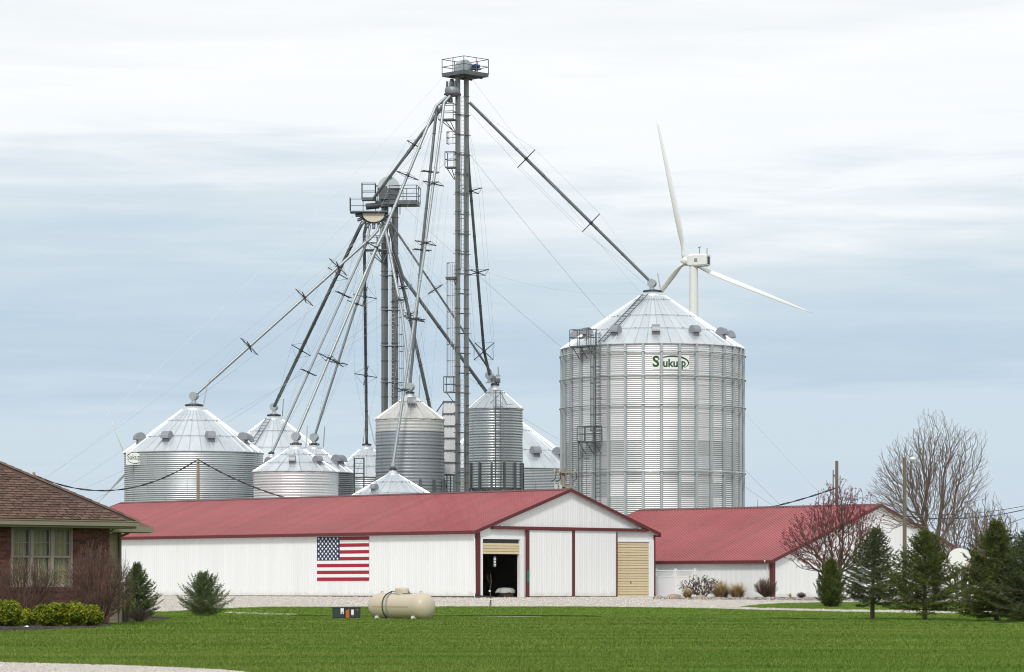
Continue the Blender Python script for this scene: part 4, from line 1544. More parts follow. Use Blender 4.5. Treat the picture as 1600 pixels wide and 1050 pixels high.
# ---- spouts
def spout(label, pts, r, mat, braces=(), end=True, size=.75, cables=True, brot=.6):
    """pts: list of world points; braces: fractions of the last long run where outriggers stand."""
    pts = [Vector(p) for p in pts]
    r *= .78
    size *= 1.2
    rt = thing("grain_spout", label, "spout", pts[0].copy(), 0, "grain spouts")
    pp = MB().path(pts, r, 12).build("pipe", mat, rt, True)
    # flanged joints every 3 m
    for a, b in zip(pts[:-1], pts[1:]):
        n = int((b - a).length / 3.0)
        d = (b - a).normalized()
        for k in range(1, n + 1):
            c = a + d * (k * 3.0 - .7)
            j = MB().tube(c, c + d * .09, r * 1.18, r * 1.18, 10).build("pipe_flange", M["galv_pale"] if mat is not M["pipe_dark"] else M["frame"], pp, False)
            j.data.transform(Matrix.Translation(-rt.location))
    # the run carrying the outriggers: whole polyline between its first and last point
    segs = [(b - a).length for a, b in zip(pts[:-1], pts[1:])]
    tot = sum(segs)

    def at(t):
        s = t * tot
        for (a, b), l_ in zip(zip(pts[:-1], pts[1:]), segs):
            if s <= l_ + 1e-6:
                return a.lerp(b, s / l_), (b - a).normalized()
            s -= l_
        return pts[-1], (pts[-1] - pts[-2]).normalized()
    tips_all = []
    for t in braces:
        c, d = at(t)
        a = d.cross(Vector((0, 0, 1)))
        a = a.normalized() if a.length > .05 else Vector((1, 0, 0))
        b = d.cross(a).normalized()
        mb = MB()
        tips = []
        for k in range(4):
            an = brot + k * PI / 2
            e = a * math.cos(an) + b * math.sin(an)
            tip = c + e * size
            tips.append(tip)
            mb.tube(c, tip, .050, .040, 5)
        for k in range(4):
            mb.tube(tips[k], tips[(k + 1) % 4], .016, .016, 4)
        mb.tube(c - d * .09, c + d * .09, r * 1.25, r * 1.25, 12)
        mb.build("outrigger", M["dark"], rt, True)
        tips_all.append(tips)
    if tips_all and cables:
        cm = MB()
        for k in range(4):
            ch_ = [at(.03)[0]] + [tp_[k] for tp_ in tips_all] + [at(.95)[0]]
            for p_, q_ in zip(ch_[:-1], ch_[1:]):
                cm.tube(p_, q_, .008, .008, 3, False)
        cm.build("truss_cable", M["wire"], rt, True)
    if end:
        e = pts[-1]
        d = (pts[-1] - pts[-2]).normalized()
        eb = MB().tube(e - Vector((.08, .2, 0)), e + Vector((.08, .2, 0)), .34, .34, 16)
        eb.tube(e, e - Vector((0, 0, .60)), .17, .2, 8)
        eb.cbox(e + Vector((0, 0, -.6)), (.7, .7, .06))
        eb.build("end_box", M["galv"], rt, True)
        MB().tube(e + Vector((.75, .1, -.85)), e + Vector((.75, .1, .55)) - d * .4, .05, .05, 6).build("end_prop", M["galv_pale"], rt, True)
    return rt


def top(b, dz=1.15):
    rt, Rr, ze_, zp_ = BINS[b]
    return Vector((rt.location.x, rt.location.y, rt.location.z + zp_ + dz))


big_top = Vector((bigbin.location.x - .05, 264 - .2, base + zp + 1.05))
spout("long dark spout from the tall tower down to the biggest bin", [P(733.5, 160, D1 + .2), big_top], .155, M["pipe_dark"], (.31, .665), True, .85, True, .05)
spout("dark spout from the tall tower's distributor to the shorter tower's platform", [P(702, 150, D1 - .5), P(691, 167, D1 - 1), P(583, 311, D2 - 2.2)], .165, M["pipe_dark"], (.46,), False, .55)
spout("pale bent spout running from the tall tower down to the short bright bin", [P(697, 152, D1 - .7), P(681, 166, D1 - 1.2), P(634, 281, D1 - 2), P(600, 362, D1 - 2.6), P(588, 387, D1 - 3), top("bright", 1.0)], .15, M["pipe"], (.24, .45, .775), True, .8, True, .25)
spout("grey spout from the tall tower to the dark grey hopper bin", [P(700, 155, D1 - .7), P(683, 163, D1 - .9), P(660, 384, D1 - .4), top("greyhop", .9)], .15, M["pipe_dark"], (.27, .535, .77), True, .8, True, .25)
spout("bright spout from the tall tower to the low cone roof by the barn", [P(703, 150, D1 - .9), P(694, 160, D1 - 1.2), P(663, 393, D1 - 2.6), top("dome", .75)], .15, M["pipe"], (.245, .405, .61, .80), False, .8, True, .25)
spout("dark spout hugging the tall tower's right side to the shiny hopper bin", [P(728, 170, D1 + .6), P(733, 270, D1 + 2), P(756, 547, D1 + 8), top("shiny", 1.1) + Vector((-.45, 0, .1))], .155, M["pipe_dark"], (.27, .55, .83), True, .95, True, .78)
S2 = D2 - 1.5
spout("thick dark spout from the shorter tower to the far bin with the roof ladder", [P(567, 346, S2), P(560, 360, S2), top("farleft")], .19, M["pipe_dark"], (.25, .67), True, .8)
spout("long spout from the shorter tower to the wide left bin", [P(592, 352, S2), P(590, 360, S2 - .3), P(580, 371, S2 - .4), top("left")], .16, M["pipe"], (.24, .42, .71), True, .9, True, .45)
spout("slim spout from the shorter tower to the small bin that peeps out", [P(578, 352, S2), P(574, 378, S2 - .2), top("mini", .3)], .125, M["pipe"], (.30, .64), False, .75)
spout("pale spout from the shorter tower to the dull grey tucked bin", [P(597, 354, S2), P(594, 372, S2 + .1), P(551, 494, S2 + .5), top("tucked", 1.0)], .14, M["pipe"], (.36, .64), True, .8, True, .25)
spout("dark upright spout from the shorter tower to the far pale bin", [P(573, 348, S2), P(569, 366, S2 + .2), top("backmid", .55)], .17, M["pipe_dark"], (.30, .665), False, .85, True, .2)
spout("pale spout dropping from the shorter tower to the dark grey hopper bin", [P(601, 352, S2), P(603, 363, S2), P(628, 490, S2 - 2.5), top("greyhop", 1.25)], .165, M["pipe"], (.45,), False, .6)
spout("thick dark spout passing down behind the dark grey hopper bin", [P(608, 350, S2), P(612, 368, S2 + .3), P(672, 638, 274), P(688, 712, 275)], .19, M["pipe_dark"], (.27, .385), False, .7)
spout("thin spout slanting from the shorter tower behind the tall tower", [P(608, 345, S2), P(613, 352, S2), top("shiny", 1.3) + Vector((-.2, .2, .0))], .11, M["pipe_dark"], (.44,), False, .6)
spout("dark spout branching low from the shorter tower to the shiny hopper bin", [P(616, 388, S2 + .5), P(629, 432, S2 + 1), top("shiny", -.05) + Vector((-.75, -.1, -.1))], .185, M["pipe_dark"], (), False)
eb = tag(MB().tube(top("shiny", .9) + Vector((.05, -.2, 0)), top("shiny", .9) + Vector((.45, -.2, 0)), .36, .36, 14).tube(top("shiny", 1.0) + Vector((-.15, 0, .1)), top("shiny", .2) + Vector((0, 0, 0)), .3, .22, 10).build("spout_cushion", M["galv_old"]), "round steel cushion boxes clustered on the shiny hopper bin's peak", "cushion box")
st_ = thing("spout_stand", "stub pipe stand on the peak of the low cone roof", "stand", top("dome", .45))
MB().tube((0, 0, -.1), (0, 0, .5), .14, .17, 10).build("pipe_stub", M["galv_pale"], st_)
MB().cbox((0, 0, .15), (.5, .35, .12)).build("clamp", M["frame"], st_)
st_ = thing("spout_stand", "tripod pipe stand on the peak of the far pale bin", "stand", top("backmid", .5))
for a in (0, 2.1, 4.2):
    MB().tube((.75 * math.cos(a), .75 * math.sin(a), -.05), (.12 * math.cos(a), .12 * math.sin(a), 2.6), .05, .05, 6).build("leg", M["galv_pale"], st_)

# ---- dryer next to the tall tower and lattice
dd_ = 268.0
dryer = thing("grain_dryer", "tall narrow pale ribbed dryer column behind the tall tower's left side", "dryer", (PX(704, dd_), dd_, gz(dd_)))
zt_, zb_ = tz(628, dd_) - gz(dd_), tz(742, dd_) - gz(dd_)
wd_ = 22 * dd_ / FPX
dy = MB()
nf = 8
for k in range(nf):
    x0 = -wd_ / 2 + wd_ * k / nf
    dy.box((x0, -.5 - (.06 if k % 2 else 0), zb_), (x0 + wd_ / nf - .002, .5, zt_))
dy.build("column_wall", M["galv_bright"], dryer)
for k in range(7):
    z = zb_ + (zt_ - zb_) * k / 6
    MB().box((-wd_ / 2 - .06, -.64, z - .05), (wd_ / 2 + .06, .56, z + .05)).build("band", M["frame"], dryer)
lt_ = MB()
for k in range(5):
    x0 = -wd_ / 2 + wd_ * k / 4
    lt_.tube((x0, -.5, 0), (x0, -.5, zb_ - .05), .05, .05, 6)
for z in (zb_ * .35, zb_ * .6, zb_ * .85):
    lt_.tube((-wd_ / 2, -.5, z), (wd_ / 2, -.5, z), .04, .04, 5)
lt_.tube((-wd_ / 2, -.5, zb_), (wd_ / 2, -.5, zb_ * .5), .035, .035, 5)
lt_.build("support_frame", M["frame"], dryer)
tpn = MB().tube((-wd_ / 2, 0, zt_), (-wd_ / 2 - 1.4, 0, zt_ - 2.0), .05, .05, 6).tube((-wd_ / 2, 0, zt_ + .0), (-wd_ / 2 - .2, 0, zt_ - 3), .04, .04, 6)
tpn.build("stay", M["frame"], dryer)
# ladder frame before the far pale bin
lf = thing("ladder_frame", "dark caged ladder frame standing beside the tucked bin", "ladder", (PX(561, 270), 270, gz(270)))
mb = MB()
zl = tz(715, 270) - gz(270)
for a_, b_ in ((-.4, -.3), (.4, -.3), (-.4, .4), (.4, .4)):
    mb.tube((a_, b_, 0), (a_, b_, zl), .045, .045, 6)
mb.build("post", M["frame"], lf)
mb = MB()
for k in range(16):
    z = zl - .05 - k * .42
    mb.tube((-.4, -.3, z), (.4, -.3, z), .03, .03, 5)
    if k % 3 == 0:
        mb.tube((-.4, .4, z), (.4, .4, z), .03, .03, 5).tube((-.4, -.3, z), (-.4, .4, z), .03, .03, 5).tube((.4, -.3, z), (.4, .4, z), .03, .03, 5)
mb.build("rung", M["frame"], lf)
lf = thing("mast", "pair of thin steel mast poles behind the short bright bin's spout", "mast", P(476, 720, 262))
for dx in (0, 1.1):
    MB().tube((dx, 0, -.5), (dx + .05, 0, 4.2), .04, .03, 5).build("pole", M["galv_pale"], lf)
lf.location.z = gz(262) + 6.6

# ---- guy wires
def wire(label, a, b, r=.011, sag=.0, n=10, name="guy_wire", mat="wire", cat="wire", group="guy wires"):
    a, b = Vector(a), Vector(b)
    pts = [a.lerp(b, k / n) + Vector((0, 0, -4 * sag * (k / n) * (1 - k / n))) for k in range(n + 1)]
    o = MB().path([p - a for p in pts], r, 4 if r < .02 else 6).build(name, M[mat])
    o.location = a
    return tag(o, label, cat, group)


def guy(px0, py0, d0, px1, py1, d1, lab, r=.012, sag=.6):
    return wire(lab, P(px0, py0, d0), P(px1, py1, d1), r, sag)


guy(690, 123, D1, 40, 758, 248, "guy wire from the tall tower's top platform down over the house roof", sag=1.2)
guy(712, 240, D1, 62, 752, 250, "guy wire from the tall tower's upper rest platform down over the house roof", sag=1.0)
guy(560, 330, D2, 60, 756, 255, "guy wire from the shorter tower's lower platform down over the house roof", sag=.8)
guy(596, 392, D2, 90, 770, 262, "guy wire from the shorter tower's ladder deck to the far left", sag=.8)
guy(700, 440, D1, 100, 778, 275, "guy wire from the tall tower's middle collar to the far left", sag=.9)
guy(598, 490, D2, 130, 790, 280, "lowest guy wire running left from the shorter tower", sag=.8)
guy(738, 124, D1, 1300, 790, 262, "guy wire from the tall tower's top platform past the turbine to the right", sag=1.2)
guy(733, 175, D1, 1040, 470, 275, "guy wire beside the long dark spout", r=.009, sag=.6)
guy(733, 240, D1, 1230, 800, 300, "guy wire from the tall tower's upper collar behind the biggest bin", sag=1.0)
guy(733, 415, D1, 1000, 458, 264, "nearly level wire from the tall tower to the biggest bin's peak", r=.009, sag=.8)
guy(736, 420, D1, 1215, 795, 300, "guy wire from the tall tower's middle collar behind the biggest bin", sag=.8)
guy(733, 590, D1, 880, 690, 290, "lowest guy wire running right from the tall tower", r=.010, sag=.3)
guy(628, 318, D2, 745, 425, D1, "guy wire between the two towers", r=.010, sag=.2)
for k, (xa, ya, xb, yb) in enumerate(((676, 260, 604, 640), (672, 280, 624, 650), (700, 300, 672, 640), (690, 300, 655, 600))):
    guy(xa, ya, D1, xb, yb, D2, "hair thin stay wire between the spouts, no. %s from the left" % ["first", "second", "fourth", "third"][k], r=.006, sag=0)

# ------------------------------------------------------------------ poles and power cables
def pole(name, label, px, top_py, d, r, mat, cat="utility pole"):
    rt = thing(name, label, cat, (PX(px, d), d, gz(d)))
    zt = tz(top_py, d) - gz(d)
    MB().tube((0, 0, -.2), (0, 0, zt), r, r * .75, 10).build("pole_shaft", mat, rt)
    return rt, zt


p1, z1_ = pole("utility_pole", "pale wooden pole carrying a black cable before the wide left bin", 309.5, 717, 256.5, .15, M["wood"])
MB().cbox((-.1, -.12, z1_ - .2), (.3, .1, .12)).build("insulator", M["galv_pale"], p1)
p2, z2_ = pole("utility_pole", "pole tip carrying a black cable just above the brown house roof", 53, 738, 250, .15, M["wood"])
MB().cbox((-.12, -.14, z2_ - .25), (.18, .16, .18)).build("insulator", M["galv_pale"], p2)
p3, z3_ = pole("utility_pole", "tan pole with two crossarms and transformers at the barn's peak", 880, 733, 250, .18, M["wood"])
for z in (tz(738, 250) - gz(250), tz(760, 250) - gz(250)):
    ca = MB().cbox((.10, -.2, z), (1.75, .12, .12)).build("crossarm", M["wood"], p3)
    for xx in (-.65, -.3, .9):
        MB().tube((xx, -.2, z + .06), (xx, -.2, z + .26), .05, .035, 8).build("insulator", M["galv_pale"], ca)
MB().tube((-.55, -.35, tz(768, 250) - gz(250)), (-.55, -.35, tz(757, 250) - gz(250)), .17, .17, 12).tube((-.2, -.4, tz(768, 250) - gz(250)), (-.2, -.4, tz(758, 250) - gz(250)), .14, .14, 12).build("transformer_can", M["galv_pale"], p3)
jw = MB()
zz = gz(250)
for (a_, b_) in (((869, 736), (861, 753)), ((876, 738), (869, 753)), ((900, 738), (896, 752))):
    A, B = P(*a_, 249.7), P(*b_, 249.6)
    m_ = (A + B) / 2 + Vector((.15, 0, -.15))
    jw.path([A, m_, B], .035, 6)
j_ = jw.build("jumper_cable", M["cable"], p3, True)
MB().tube((.1, -.15, z3_ - .5), (.42, -.2, z3_ - .3), .03, .03, 5).tube((.1, -.15, z3_ - .5), (-.3, -.2, z3_ - .3), .03, .03, 5).build("arm_brace", M["dark"], p3)
p4, z4_ = pole("utility_pole", "grey wooden pole rising behind the second barn's roof by the redbud", 1307.5, 720, 252, .16, M["wood_grey"])
MB().tube((-.28, 0, z4_ - 3.5), (-.28, 0, z4_ - .7), .05, .04, 6).build("conduit", M["wood_grey"], p4)
p5, z5_ = pole("street_lamp", "wooden lamp post with a white round lamp head behind the spruces", 1413.5, 715, 160, .115, M["wood_grey"], "lamp post")
MB().path([(.05, -.05, z5_ - .25), (.25, -.1, z5_ - .02), (.38, -.1, z5_ - .05)], .025, 6).build("lamp_arm", M["galv_pale"], p5)
MB().lathe([(.03, .06), (.10, .02), (.16, -.04), (.16, -.07), (.09, -.15), (.02, -.17)], 16, c=(.38, -.1, z5_ - .02)).build("lamp_head", M["lampglass"], p5)


def twisted(label, a, b, sag, r=.05):
    a, b = Vector(a), Vector(b)
    rt = thing("power_cable", label, "cable", a.copy(), 0, "power cables")
    n = 60
    d = (b - a).normalized()
    s = d.cross(Vector((0, 0, 1))).normalized()
    u_ = s.cross(d)
    for q in range(2):
        pts = []
        for k in range(n + 1):
            t = k / n
            c = a.lerp(b, t) + Vector((0, 0, -4 * sag * t * (1 - t))) - a
            an = t * n * .42 + q * PI
            pts.append(c + (s * math.cos(an) + u_ * math.sin(an)) * r * .7)
        MB().path(pts, r * .65, 5).build("strand", M["cable"] if q == 0 else M["dark"], rt)


twisted("black twisted cable sagging from the house roof pole to the pale pole", P(53, 742, 250), P(307, 719, 256.4), 1.75)
twisted("black twisted cable from the pale pole down towards the short bright bin", P(311, 719, 256.4), P(470, 784, 247), .35)
twisted("black cable pair rising over the second barn's roof to the grey pole", P(1120, 806, 246), P(1307, 762, 252), .30, .05)
wire("upper overhead line behind the bare tree running off to the right", P(1413, 803, 160), P(1660, 776, 170), .016, .35, 14, "power_line", "cable", "cable", "power lines")
wire("lower overhead line behind the bare tree running off to the right", P(1413, 806, 160), P(1660, 778, 170), .022, .5, 14, "power_line", "cable", "cable", "power lines")
wire("overhead line slanting up from the tall spruce's top at the right edge", P(1480, 846, 165), P(1660, 785, 172), .018, .15, 14, "power_line", "cable", "cable", "power lines")


# ------------------------------------------------------------------ wind turbines
def turbine(label, hubpx, hubpy, d, tips, mat, yaw, scale=1.0, tower_px=None, nac=True):
    hub = P(hubpx, hubpy, d)
    rt = thing("wind_turbine", label, "wind turbine", (PX(tower_px or hubpx, d), d - 4, gz(240)), 0, "wind turbines")
    tx = PX(tower_px or hubpx, d)
    MB().tube((tx, d - 1.2, gz(240)), (tx, d - 1.2, hub.z - 1.0), 1.75 * scale, 1.02 * scale, 24).build("tower", mat, rt, True)
    if nac:
        nd = Vector((math.cos(yaw), math.sin(yaw), 0))
        sd_ = Vector((-nd.y, nd.x, 0))
        c = hub + nd * .9 * scale
        nc = MB()
        prof_ = [(0.0, 1.15), (.6, 1.45), (2.2, 1.55), (4.6, 1.5), (5.4, 1.3)]
        rings = []
        for (x_, h_) in prof_:
            ring = []
            for (a_, b_) in ((-.8, -1), (.8, -1), (1, -.75), (1, .75), (.75, 1), (-.75, 1), (-1, .75), (-1, -.75)):
                ring.append(c + nd * x_ * scale + sd_ * a_ * h_ * .9 * scale + Vector((0, 0, b_ * h_ * scale)))
            rings.append(ring)
        vs_ = [p_ for r_ in rings for p_ in r_]
        fs = []
        for k in range(len(rings) - 1):
            for q in range(8):
                j = (q + 1) % 8
                fs.append((k * 8 + q, k * 8 + j, k * 8 + 8 + j, k * 8 + 8 + q))
        fs += [tuple(range(7, -1, -1)), tuple(range(len(vs_) - 8, len(vs_)))]
        nc.add(vs_, fs)
        n_ = nc.build("nacelle", mat, rt, True)
        e_ = c + nd * 5.42 * scale
        vt = MB().cbox(e_ + Vector((0, 0, -.1)), (.08, 1.2 * scale, 1.9 * scale), yaw)
        v_ = vt.build("rear_grille", M["dark"], n_, False)
        v_.data.transform(Matrix.Translation(-rt.location))
        v_ = MB().cbox(c + nd * 2.6 * scale - sd_ * 1.41 * scale * (1 if sd_.y > 0 else -1), (.8, .12, .8), yaw).build("hatch", M["vent"], n_, False)
        v_.data.transform(Matrix.Translation(-rt.location))
        v_ = MB().tube(c + nd * 3 + Vector((0, 0, 1.5 * scale)), c + nd * 3 + Vector((0, 0, 3.3)), .12, .1, 5).tube(c + nd * 5 + Vector((0, 0, 1.3 * scale)), c + nd * 5 + Vector((0, 0, 2.9)), .12, .1, 5).tube(c + nd * 2.6 + Vector((0, 0, 3.2)), c + nd * 3.4 + Vector((0, 0, 3.3)), .12, .12, 5).build("wind_sensor", M["vent"], n_, False)
        v_.data.transform(Matrix.Translation(-rt.location))
        MB().lathe([(.02, -1.2), (.7, -.9), (1.15, 0), (1.2, 1.0), (.9, 1.6)], 16).build("hub", mat, rt).matrix_local = Matrix.Translation(hub - rt.location) @ Vector(nd).to_track_quat("Z", "Y").to_matrix().to_4x4()
    for (tpx, tpy) in tips:
        tip = P(tpx, tpy, d)
        ax = (tip - hub)
        Lb = ax.length
        ax.normalize()
        wdir = ax.cross(Vector((0, 1, 0))).normalized()
        yv = Vector((0, 1, 0))
        rings = []
        bl = MB()
        ts = [0.02, .05, .09, .14, .2, .3, .45, .62, .8, .93, 1.0]
        ws = [.95, .95, 1.2, 1.7, 2.0, 1.8, 1.4, 1.05, .7, .42, .08]
        for t, w_ in zip(ts, ws):
            w_ *= scale * .52
            tw = R(62) * (1 - t) ** 1.6 + R(10)
            cd = wdir * math.cos(tw) + yv * math.sin(tw)
            nrm = wdir * -math.sin(tw) + yv * math.cos(tw)
            c = hub + ax * Lb * t + yv * (2.0 * scale * t * t)
            th = .62 * scale if t < .07 else w_ * .22
            ring = []
            for k in range(10):
                a = 2 * PI * k / 10
                off = .0 if t < .1 else .35 * w_
                ring.append(c + cd * (w_ * math.cos(a) - off) + nrm * th * math.sin(a))
            rings.append(ring)
        vs_ = [p_ for r_ in rings for p_ in r_]
        fs = []
        for k in range(len(rings) - 1):
            for q in range(10):
                j = (q + 1) % 10
                fs.append((k * 10 + q, k * 10 + j, k * 10 + 10 + j, k * 10 + 10 + q))
        fs += [tuple(range(9, -1, -1)), tuple(range(len(vs_) - 10, len(vs_)))]
        bl.add(vs_, fs, True)
        bl.build("blade", mat, rt, True)
    return rt


turbine("large white wind turbine rising right behind the biggest bin", 1070.5, 408, 800, [(1025, 179), (1271, 488), (1002, 497)], M["turbine"], R(-28), 1.0, 1083.5)
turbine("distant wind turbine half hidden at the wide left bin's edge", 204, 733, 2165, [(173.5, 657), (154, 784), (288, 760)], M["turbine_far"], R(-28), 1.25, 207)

# ------------------------------------------------------------------ house
HB = Vector((PX(172, 95), 95, 0))
HB.z = gz(95)
house = thing("brick_house", "brick house with brown shingled hip roof at the left edge", "house", HB, ANG)


def h_loc(p):
    v = Vector(p) - HB
    return Vector((v.x * UX + v.y * UY, -v.x * UY + v.y * UX, v.z))


def hx(px):
    k = (px - 800) / FPX
    return (k * 95 - HB.x) / (UX - UY * k)


def hz(py, x=0.0):
    return CZ - (py - YH) * (95 + UY * x) / FPX - HB.z


ZG = hz(819.5)                              # gutter height
wx0, wx1 = hx(17), hx(112.5)
wz1, wz0 = hz(822.5, (wx0 + wx1) / 2), hz(917.5, (wx0 + wx1) / 2)
XL = -13.0
wl = MB()
wl.box((XL, .03, 0), (wx0, .30, ZG - .02)).box((wx1, .03, 0), (-.03, .30, ZG - .02)).box((wx0, .03, 0), (wx1, .30, wz0)).box((wx0, .03, wz1), (wx1, .30, ZG - .02))
wl.box((-.30, .30, 0), (-.03, 1.2, ZG - .02)).box((XL, .30, 0), (XL + .25, 8.5, ZG - .02)).box((XL + .25, 8.3, 0), (1.2, 8.5, ZG - .15))
wl.build("wall", M["mortar"], house)
bk = MB()
row, ch_, bl_ = 0, .0765, .213
z = .02
rng = random.Random(3)
while z + ch_ < ZG - .03:
    x = -.02 - (.106 if row % 2 else 0)
    xs_ = []
    if row % 2:
        xs_.append((-.10, 0.0))
    while x > -6.2:
        xs_.append((x - bl_ + .010, x))
        x -= bl_
    for (a, b) in xs_:
        b = min(b, -.002)
        if z + ch_ > wz0 - .09 and z < wz1 + .02 and b > wx0 - .03 and a < wx1 + .03:
            if a < wx0 - .08:
                b = wx0 - .032
            elif b > wx1 + .08:
                a = wx1 + .032
            else:
                continue
        pr = rng.uniform(.0, .006)
        bk.box((a, .010 - pr, z), (b, .05, z + ch_ - .011))
    z += ch_
    row += 1
x = wx0 - .02
while x < wx1 + .02:                        # rowlock sill under the window
    bk.box((x, -.035, wz0 - .11), (x + .062, .05, wz0 - .012))
    x += .072
bo = bk.build("brick", M["brick"], house)
bo["kind"] = "stuff"
# window: three double hung units
win = MB()
fw = .055
win.box((wx0, -.02, wz0), (wx1, .10, wz0 + .05)).box((wx0, -.02, wz1 - .045), (wx1, .10, wz1))
nW = 3
uw = (wx1 - wx0) / nW
for k in range(nW + 1):
    xx = wx0 + k * uw
    w_ = .045 if k in (0, nW) else .05
    win.box((max(wx0, xx - w_), -.03, wz0 + .05), (min(wx1, xx + w_), .10, wz1 - .045))
wo = win.build("window", M["sash"], house)
zm = (wz0 + wz1) / 2
for k in range(nW):
    a, b = wx0 + k * uw + .05, wx0 + (k + 1) * uw - .05
    for (za, zb, yo) in ((wz0 + .05, zm + .02, .025), (zm - .02, wz1 - .045, .0)):
        s_ = MB()
        s_.box((a, yo, za), (b, yo + .03, za + .05)).box((a, yo, zb - .05), (b, yo + .03, zb)).box((a, yo, za + .05), (a + .045, yo + .03, zb - .05)).box((b - .045, yo, za + .05), (b, yo + .03, zb - .05))
        for q in (1, 2):
            xx = a + .045 + (b - a - .09) * q / 3
            s_.box((xx - .009, yo + .006, za + .05), (xx + .009, yo + .02, zb - .05))
        zz_ = (za + zb) / 2
        s_.box((a + .045, yo + .007, zz_ - .009), (b - .045, yo + .021, zz_ + .009))
        s_.build("sash", M["sash"], wo)
        MB().box((a + .045, yo + .022, za + .05), (b - .045, yo + .026, zb - .05)).build("pane", M["glass"], wo)
    cu = MB()
    n = 40
    vs_, fs = [], []
    for q in range(n + 1):
        xx = a + (b - a) * q / n
        yy = .17 + .035 * math.sin(q * 1.15 + k) + .012 * math.sin(q * 2.9)
        vs_ += [(xx, yy, wz0 + .02), (xx, yy, wz1 - .02)]
    for q in range(n):
        fs.append((2 * q, 2 * q + 2, 2 * q + 3, 2 * q + 1))
    cu.add(vs_, fs, True)
    cu.build("curtain", M["curtain"], wo)
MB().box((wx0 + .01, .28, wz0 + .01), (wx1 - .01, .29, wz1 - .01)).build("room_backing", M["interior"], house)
# side wing clad in lap siding
sx1 = 1.24
MB().box((-.03, 1.24, 0), (sx1 - .02, 1.40, ZG - .14)).box((sx1 - .2, 1.40, 0), (sx1 - .02, 8.3, ZG - .14)).build("wing_wall", M["siding"], house)
nb = int((ZG - .2) / .105)
sbm = MB().add([(-.02, 1.238, 0), (sx1, 1.238, 0), (sx1, 1.226, .105), (-.02, 1.226, .105), (-.02, 1.205, 0), (sx1, 1.205, 0)], [(4, 5, 2, 3), (0, 1, 5, 4), (1, 2, 5), (0, 4, 3)]).mesh("siding_board", M["siding"])
for k in range(nb):
    inst("siding_board", sbm, house, (0, 0, .02 + k * .105))
MB().box((sx1 - .01, 1.18, 0), (sx1 + .08, 1.30, ZG - .16)).build("corner_board", M["gutter"], house)
# roof: front plane with shingles one by one, hip line, other planes as slabs
ov = .55
SL = .60
zE = ZG + .10
xE, yE = ov, -ov                             # eave corner at front right
Dp = 9.6                                     # front eave to rear eave
run = Dp / 2
rid = (xE - run, yE + run, zE + run * SL)
xl = XL - .6
rf = MB()
t_ = Vector((0, 0, -.10))
A, B_, C_, D_ = Vector((xl, yE, zE)), Vector((xE, yE, zE)), Vector(rid), Vector((xl, rid[1], rid[2]))
E_, F_ = Vector((xE, yE + Dp, zE)), Vector((xl, yE + Dp, zE))
rf.poly([A, B_, C_, D_], t_).poly([B_, E_, C_], t_).poly([E_, F_, D_, C_], t_)
roofo = rf.build("roof", M["shingle_base"], house)
wc = h_loc(P(236.0, 823.0, 96.9))
zW = wc.z
rw_ = MB()
run2 = 4.2
B2 = Vector((wc.x, wc.y, zW))
C2 = Vector((wc.x - run2, wc.y + run2, zW + run2 * SL))
rw_.poly([Vector((-2.5, wc.y, zW)), B2, C2, Vector((-4.0, wc.y + run2, zW + run2 * SL))], t_).poly([B2, Vector((wc.x, wc.y + run2 * 2, zW)), C2], t_)
rw_.build("wing_roof", M["shingle"], house)
sn = math.hypot(1, SL)
nvec = Vector((0, -SL / sn, 1 / sn))
svec = Vector((0, 1 / sn, SL / sn))
sg_h, sg_w = .142, .32
rng = random.Random(11)
variants = []
for v in range(4):
    w_ = sg_w - .012
    mb = MB()
    jag = [rng.uniform(-.012, .012) for _ in range(3)]
    wv = w_ * (0.86 + .04 * v)
    lo_ = [Vector((0, 0, 0)) + svec * jag[0] * .5, Vector((wv, 0, 0)) + svec * jag[1] * .5]
    hi_ = [Vector((wv, 0, 0)) + svec * (sg_h + .03), Vector((0, 0, 0)) + svec * (sg_h + .03)]
    top_ = [p_ + nvec * (.034 if k < 2 else .006) for k, p_ in enumerate(lo_ + hi_)]
    bot_ = [p_ + nvec * .001 for p_ in lo_ + hi_]
    mb.add(top_ + bot_, [(0, 1, 2, 3), (4, 5, 1, 0), (5, 6, 2, 1), (7, 4, 0, 3)])
    variants.append(mb.mesh("shingle", M["shingle"]))
rowk = 0
cnt = 0
rest = MB()
while rowk * sg_h < run * sn:
    s_ = rowk * sg_h
    xr = xE - s_ / sn
    x = xr - .03 - rng.uniform(0, .2)
    while x > -7.5:
        if x - sg_w * .2 < xr - sg_w * .9:
            pos = Vector((x - sg_w, yE, zE)) + svec * s_
            wpx = HB + Vector((pos.x * UX - pos.y * UY, pos.x * UY + pos.y * UX, 0))
            pxs = 800 + FPX * wpx.x / wpx.y
            me_ = variants[rng.randrange(4)]
            if pxs > -14 and cnt < 300:
                inst("shingle", me_, roofo, pos)
                cnt += 1
            elif pxs > -160:
                rest.add([Vector(v.co) + pos for v in me_.vertices], [tuple(p_.vertices) for p_ in me_.polygons])
        x -= sg_w
    rowk += 1
if rest.v:
    ro = rest.build("shingle", M["shingle"], roofo)
    ro["kind"] = "stuff"
hc = MB()
hp = [B_ + Vector((.02, -.02, .02)), C_ + Vector((0, 0, .03))]
n = 30
capm = MB()
dv = (hp[1] - hp[0])
sd1 = Vector((1, 0, -SL)).normalized()
sd2 = Vector((0, -1, -SL)).normalized()
e = dv / n
capm.add([sd2 * .13 - e * .1, sd2 * .13 + e, e * 1.0 + Vector((0, 0, .012)), Vector((0, 0, .034)) - e * .1, sd1 * .13 + e, sd1 * .13 - e * .1],
         [(0, 1, 2, 3), (3, 2, 4, 5), (0, 3, 5)])
cme = capm.mesh("hip_cap", M["shingle"])
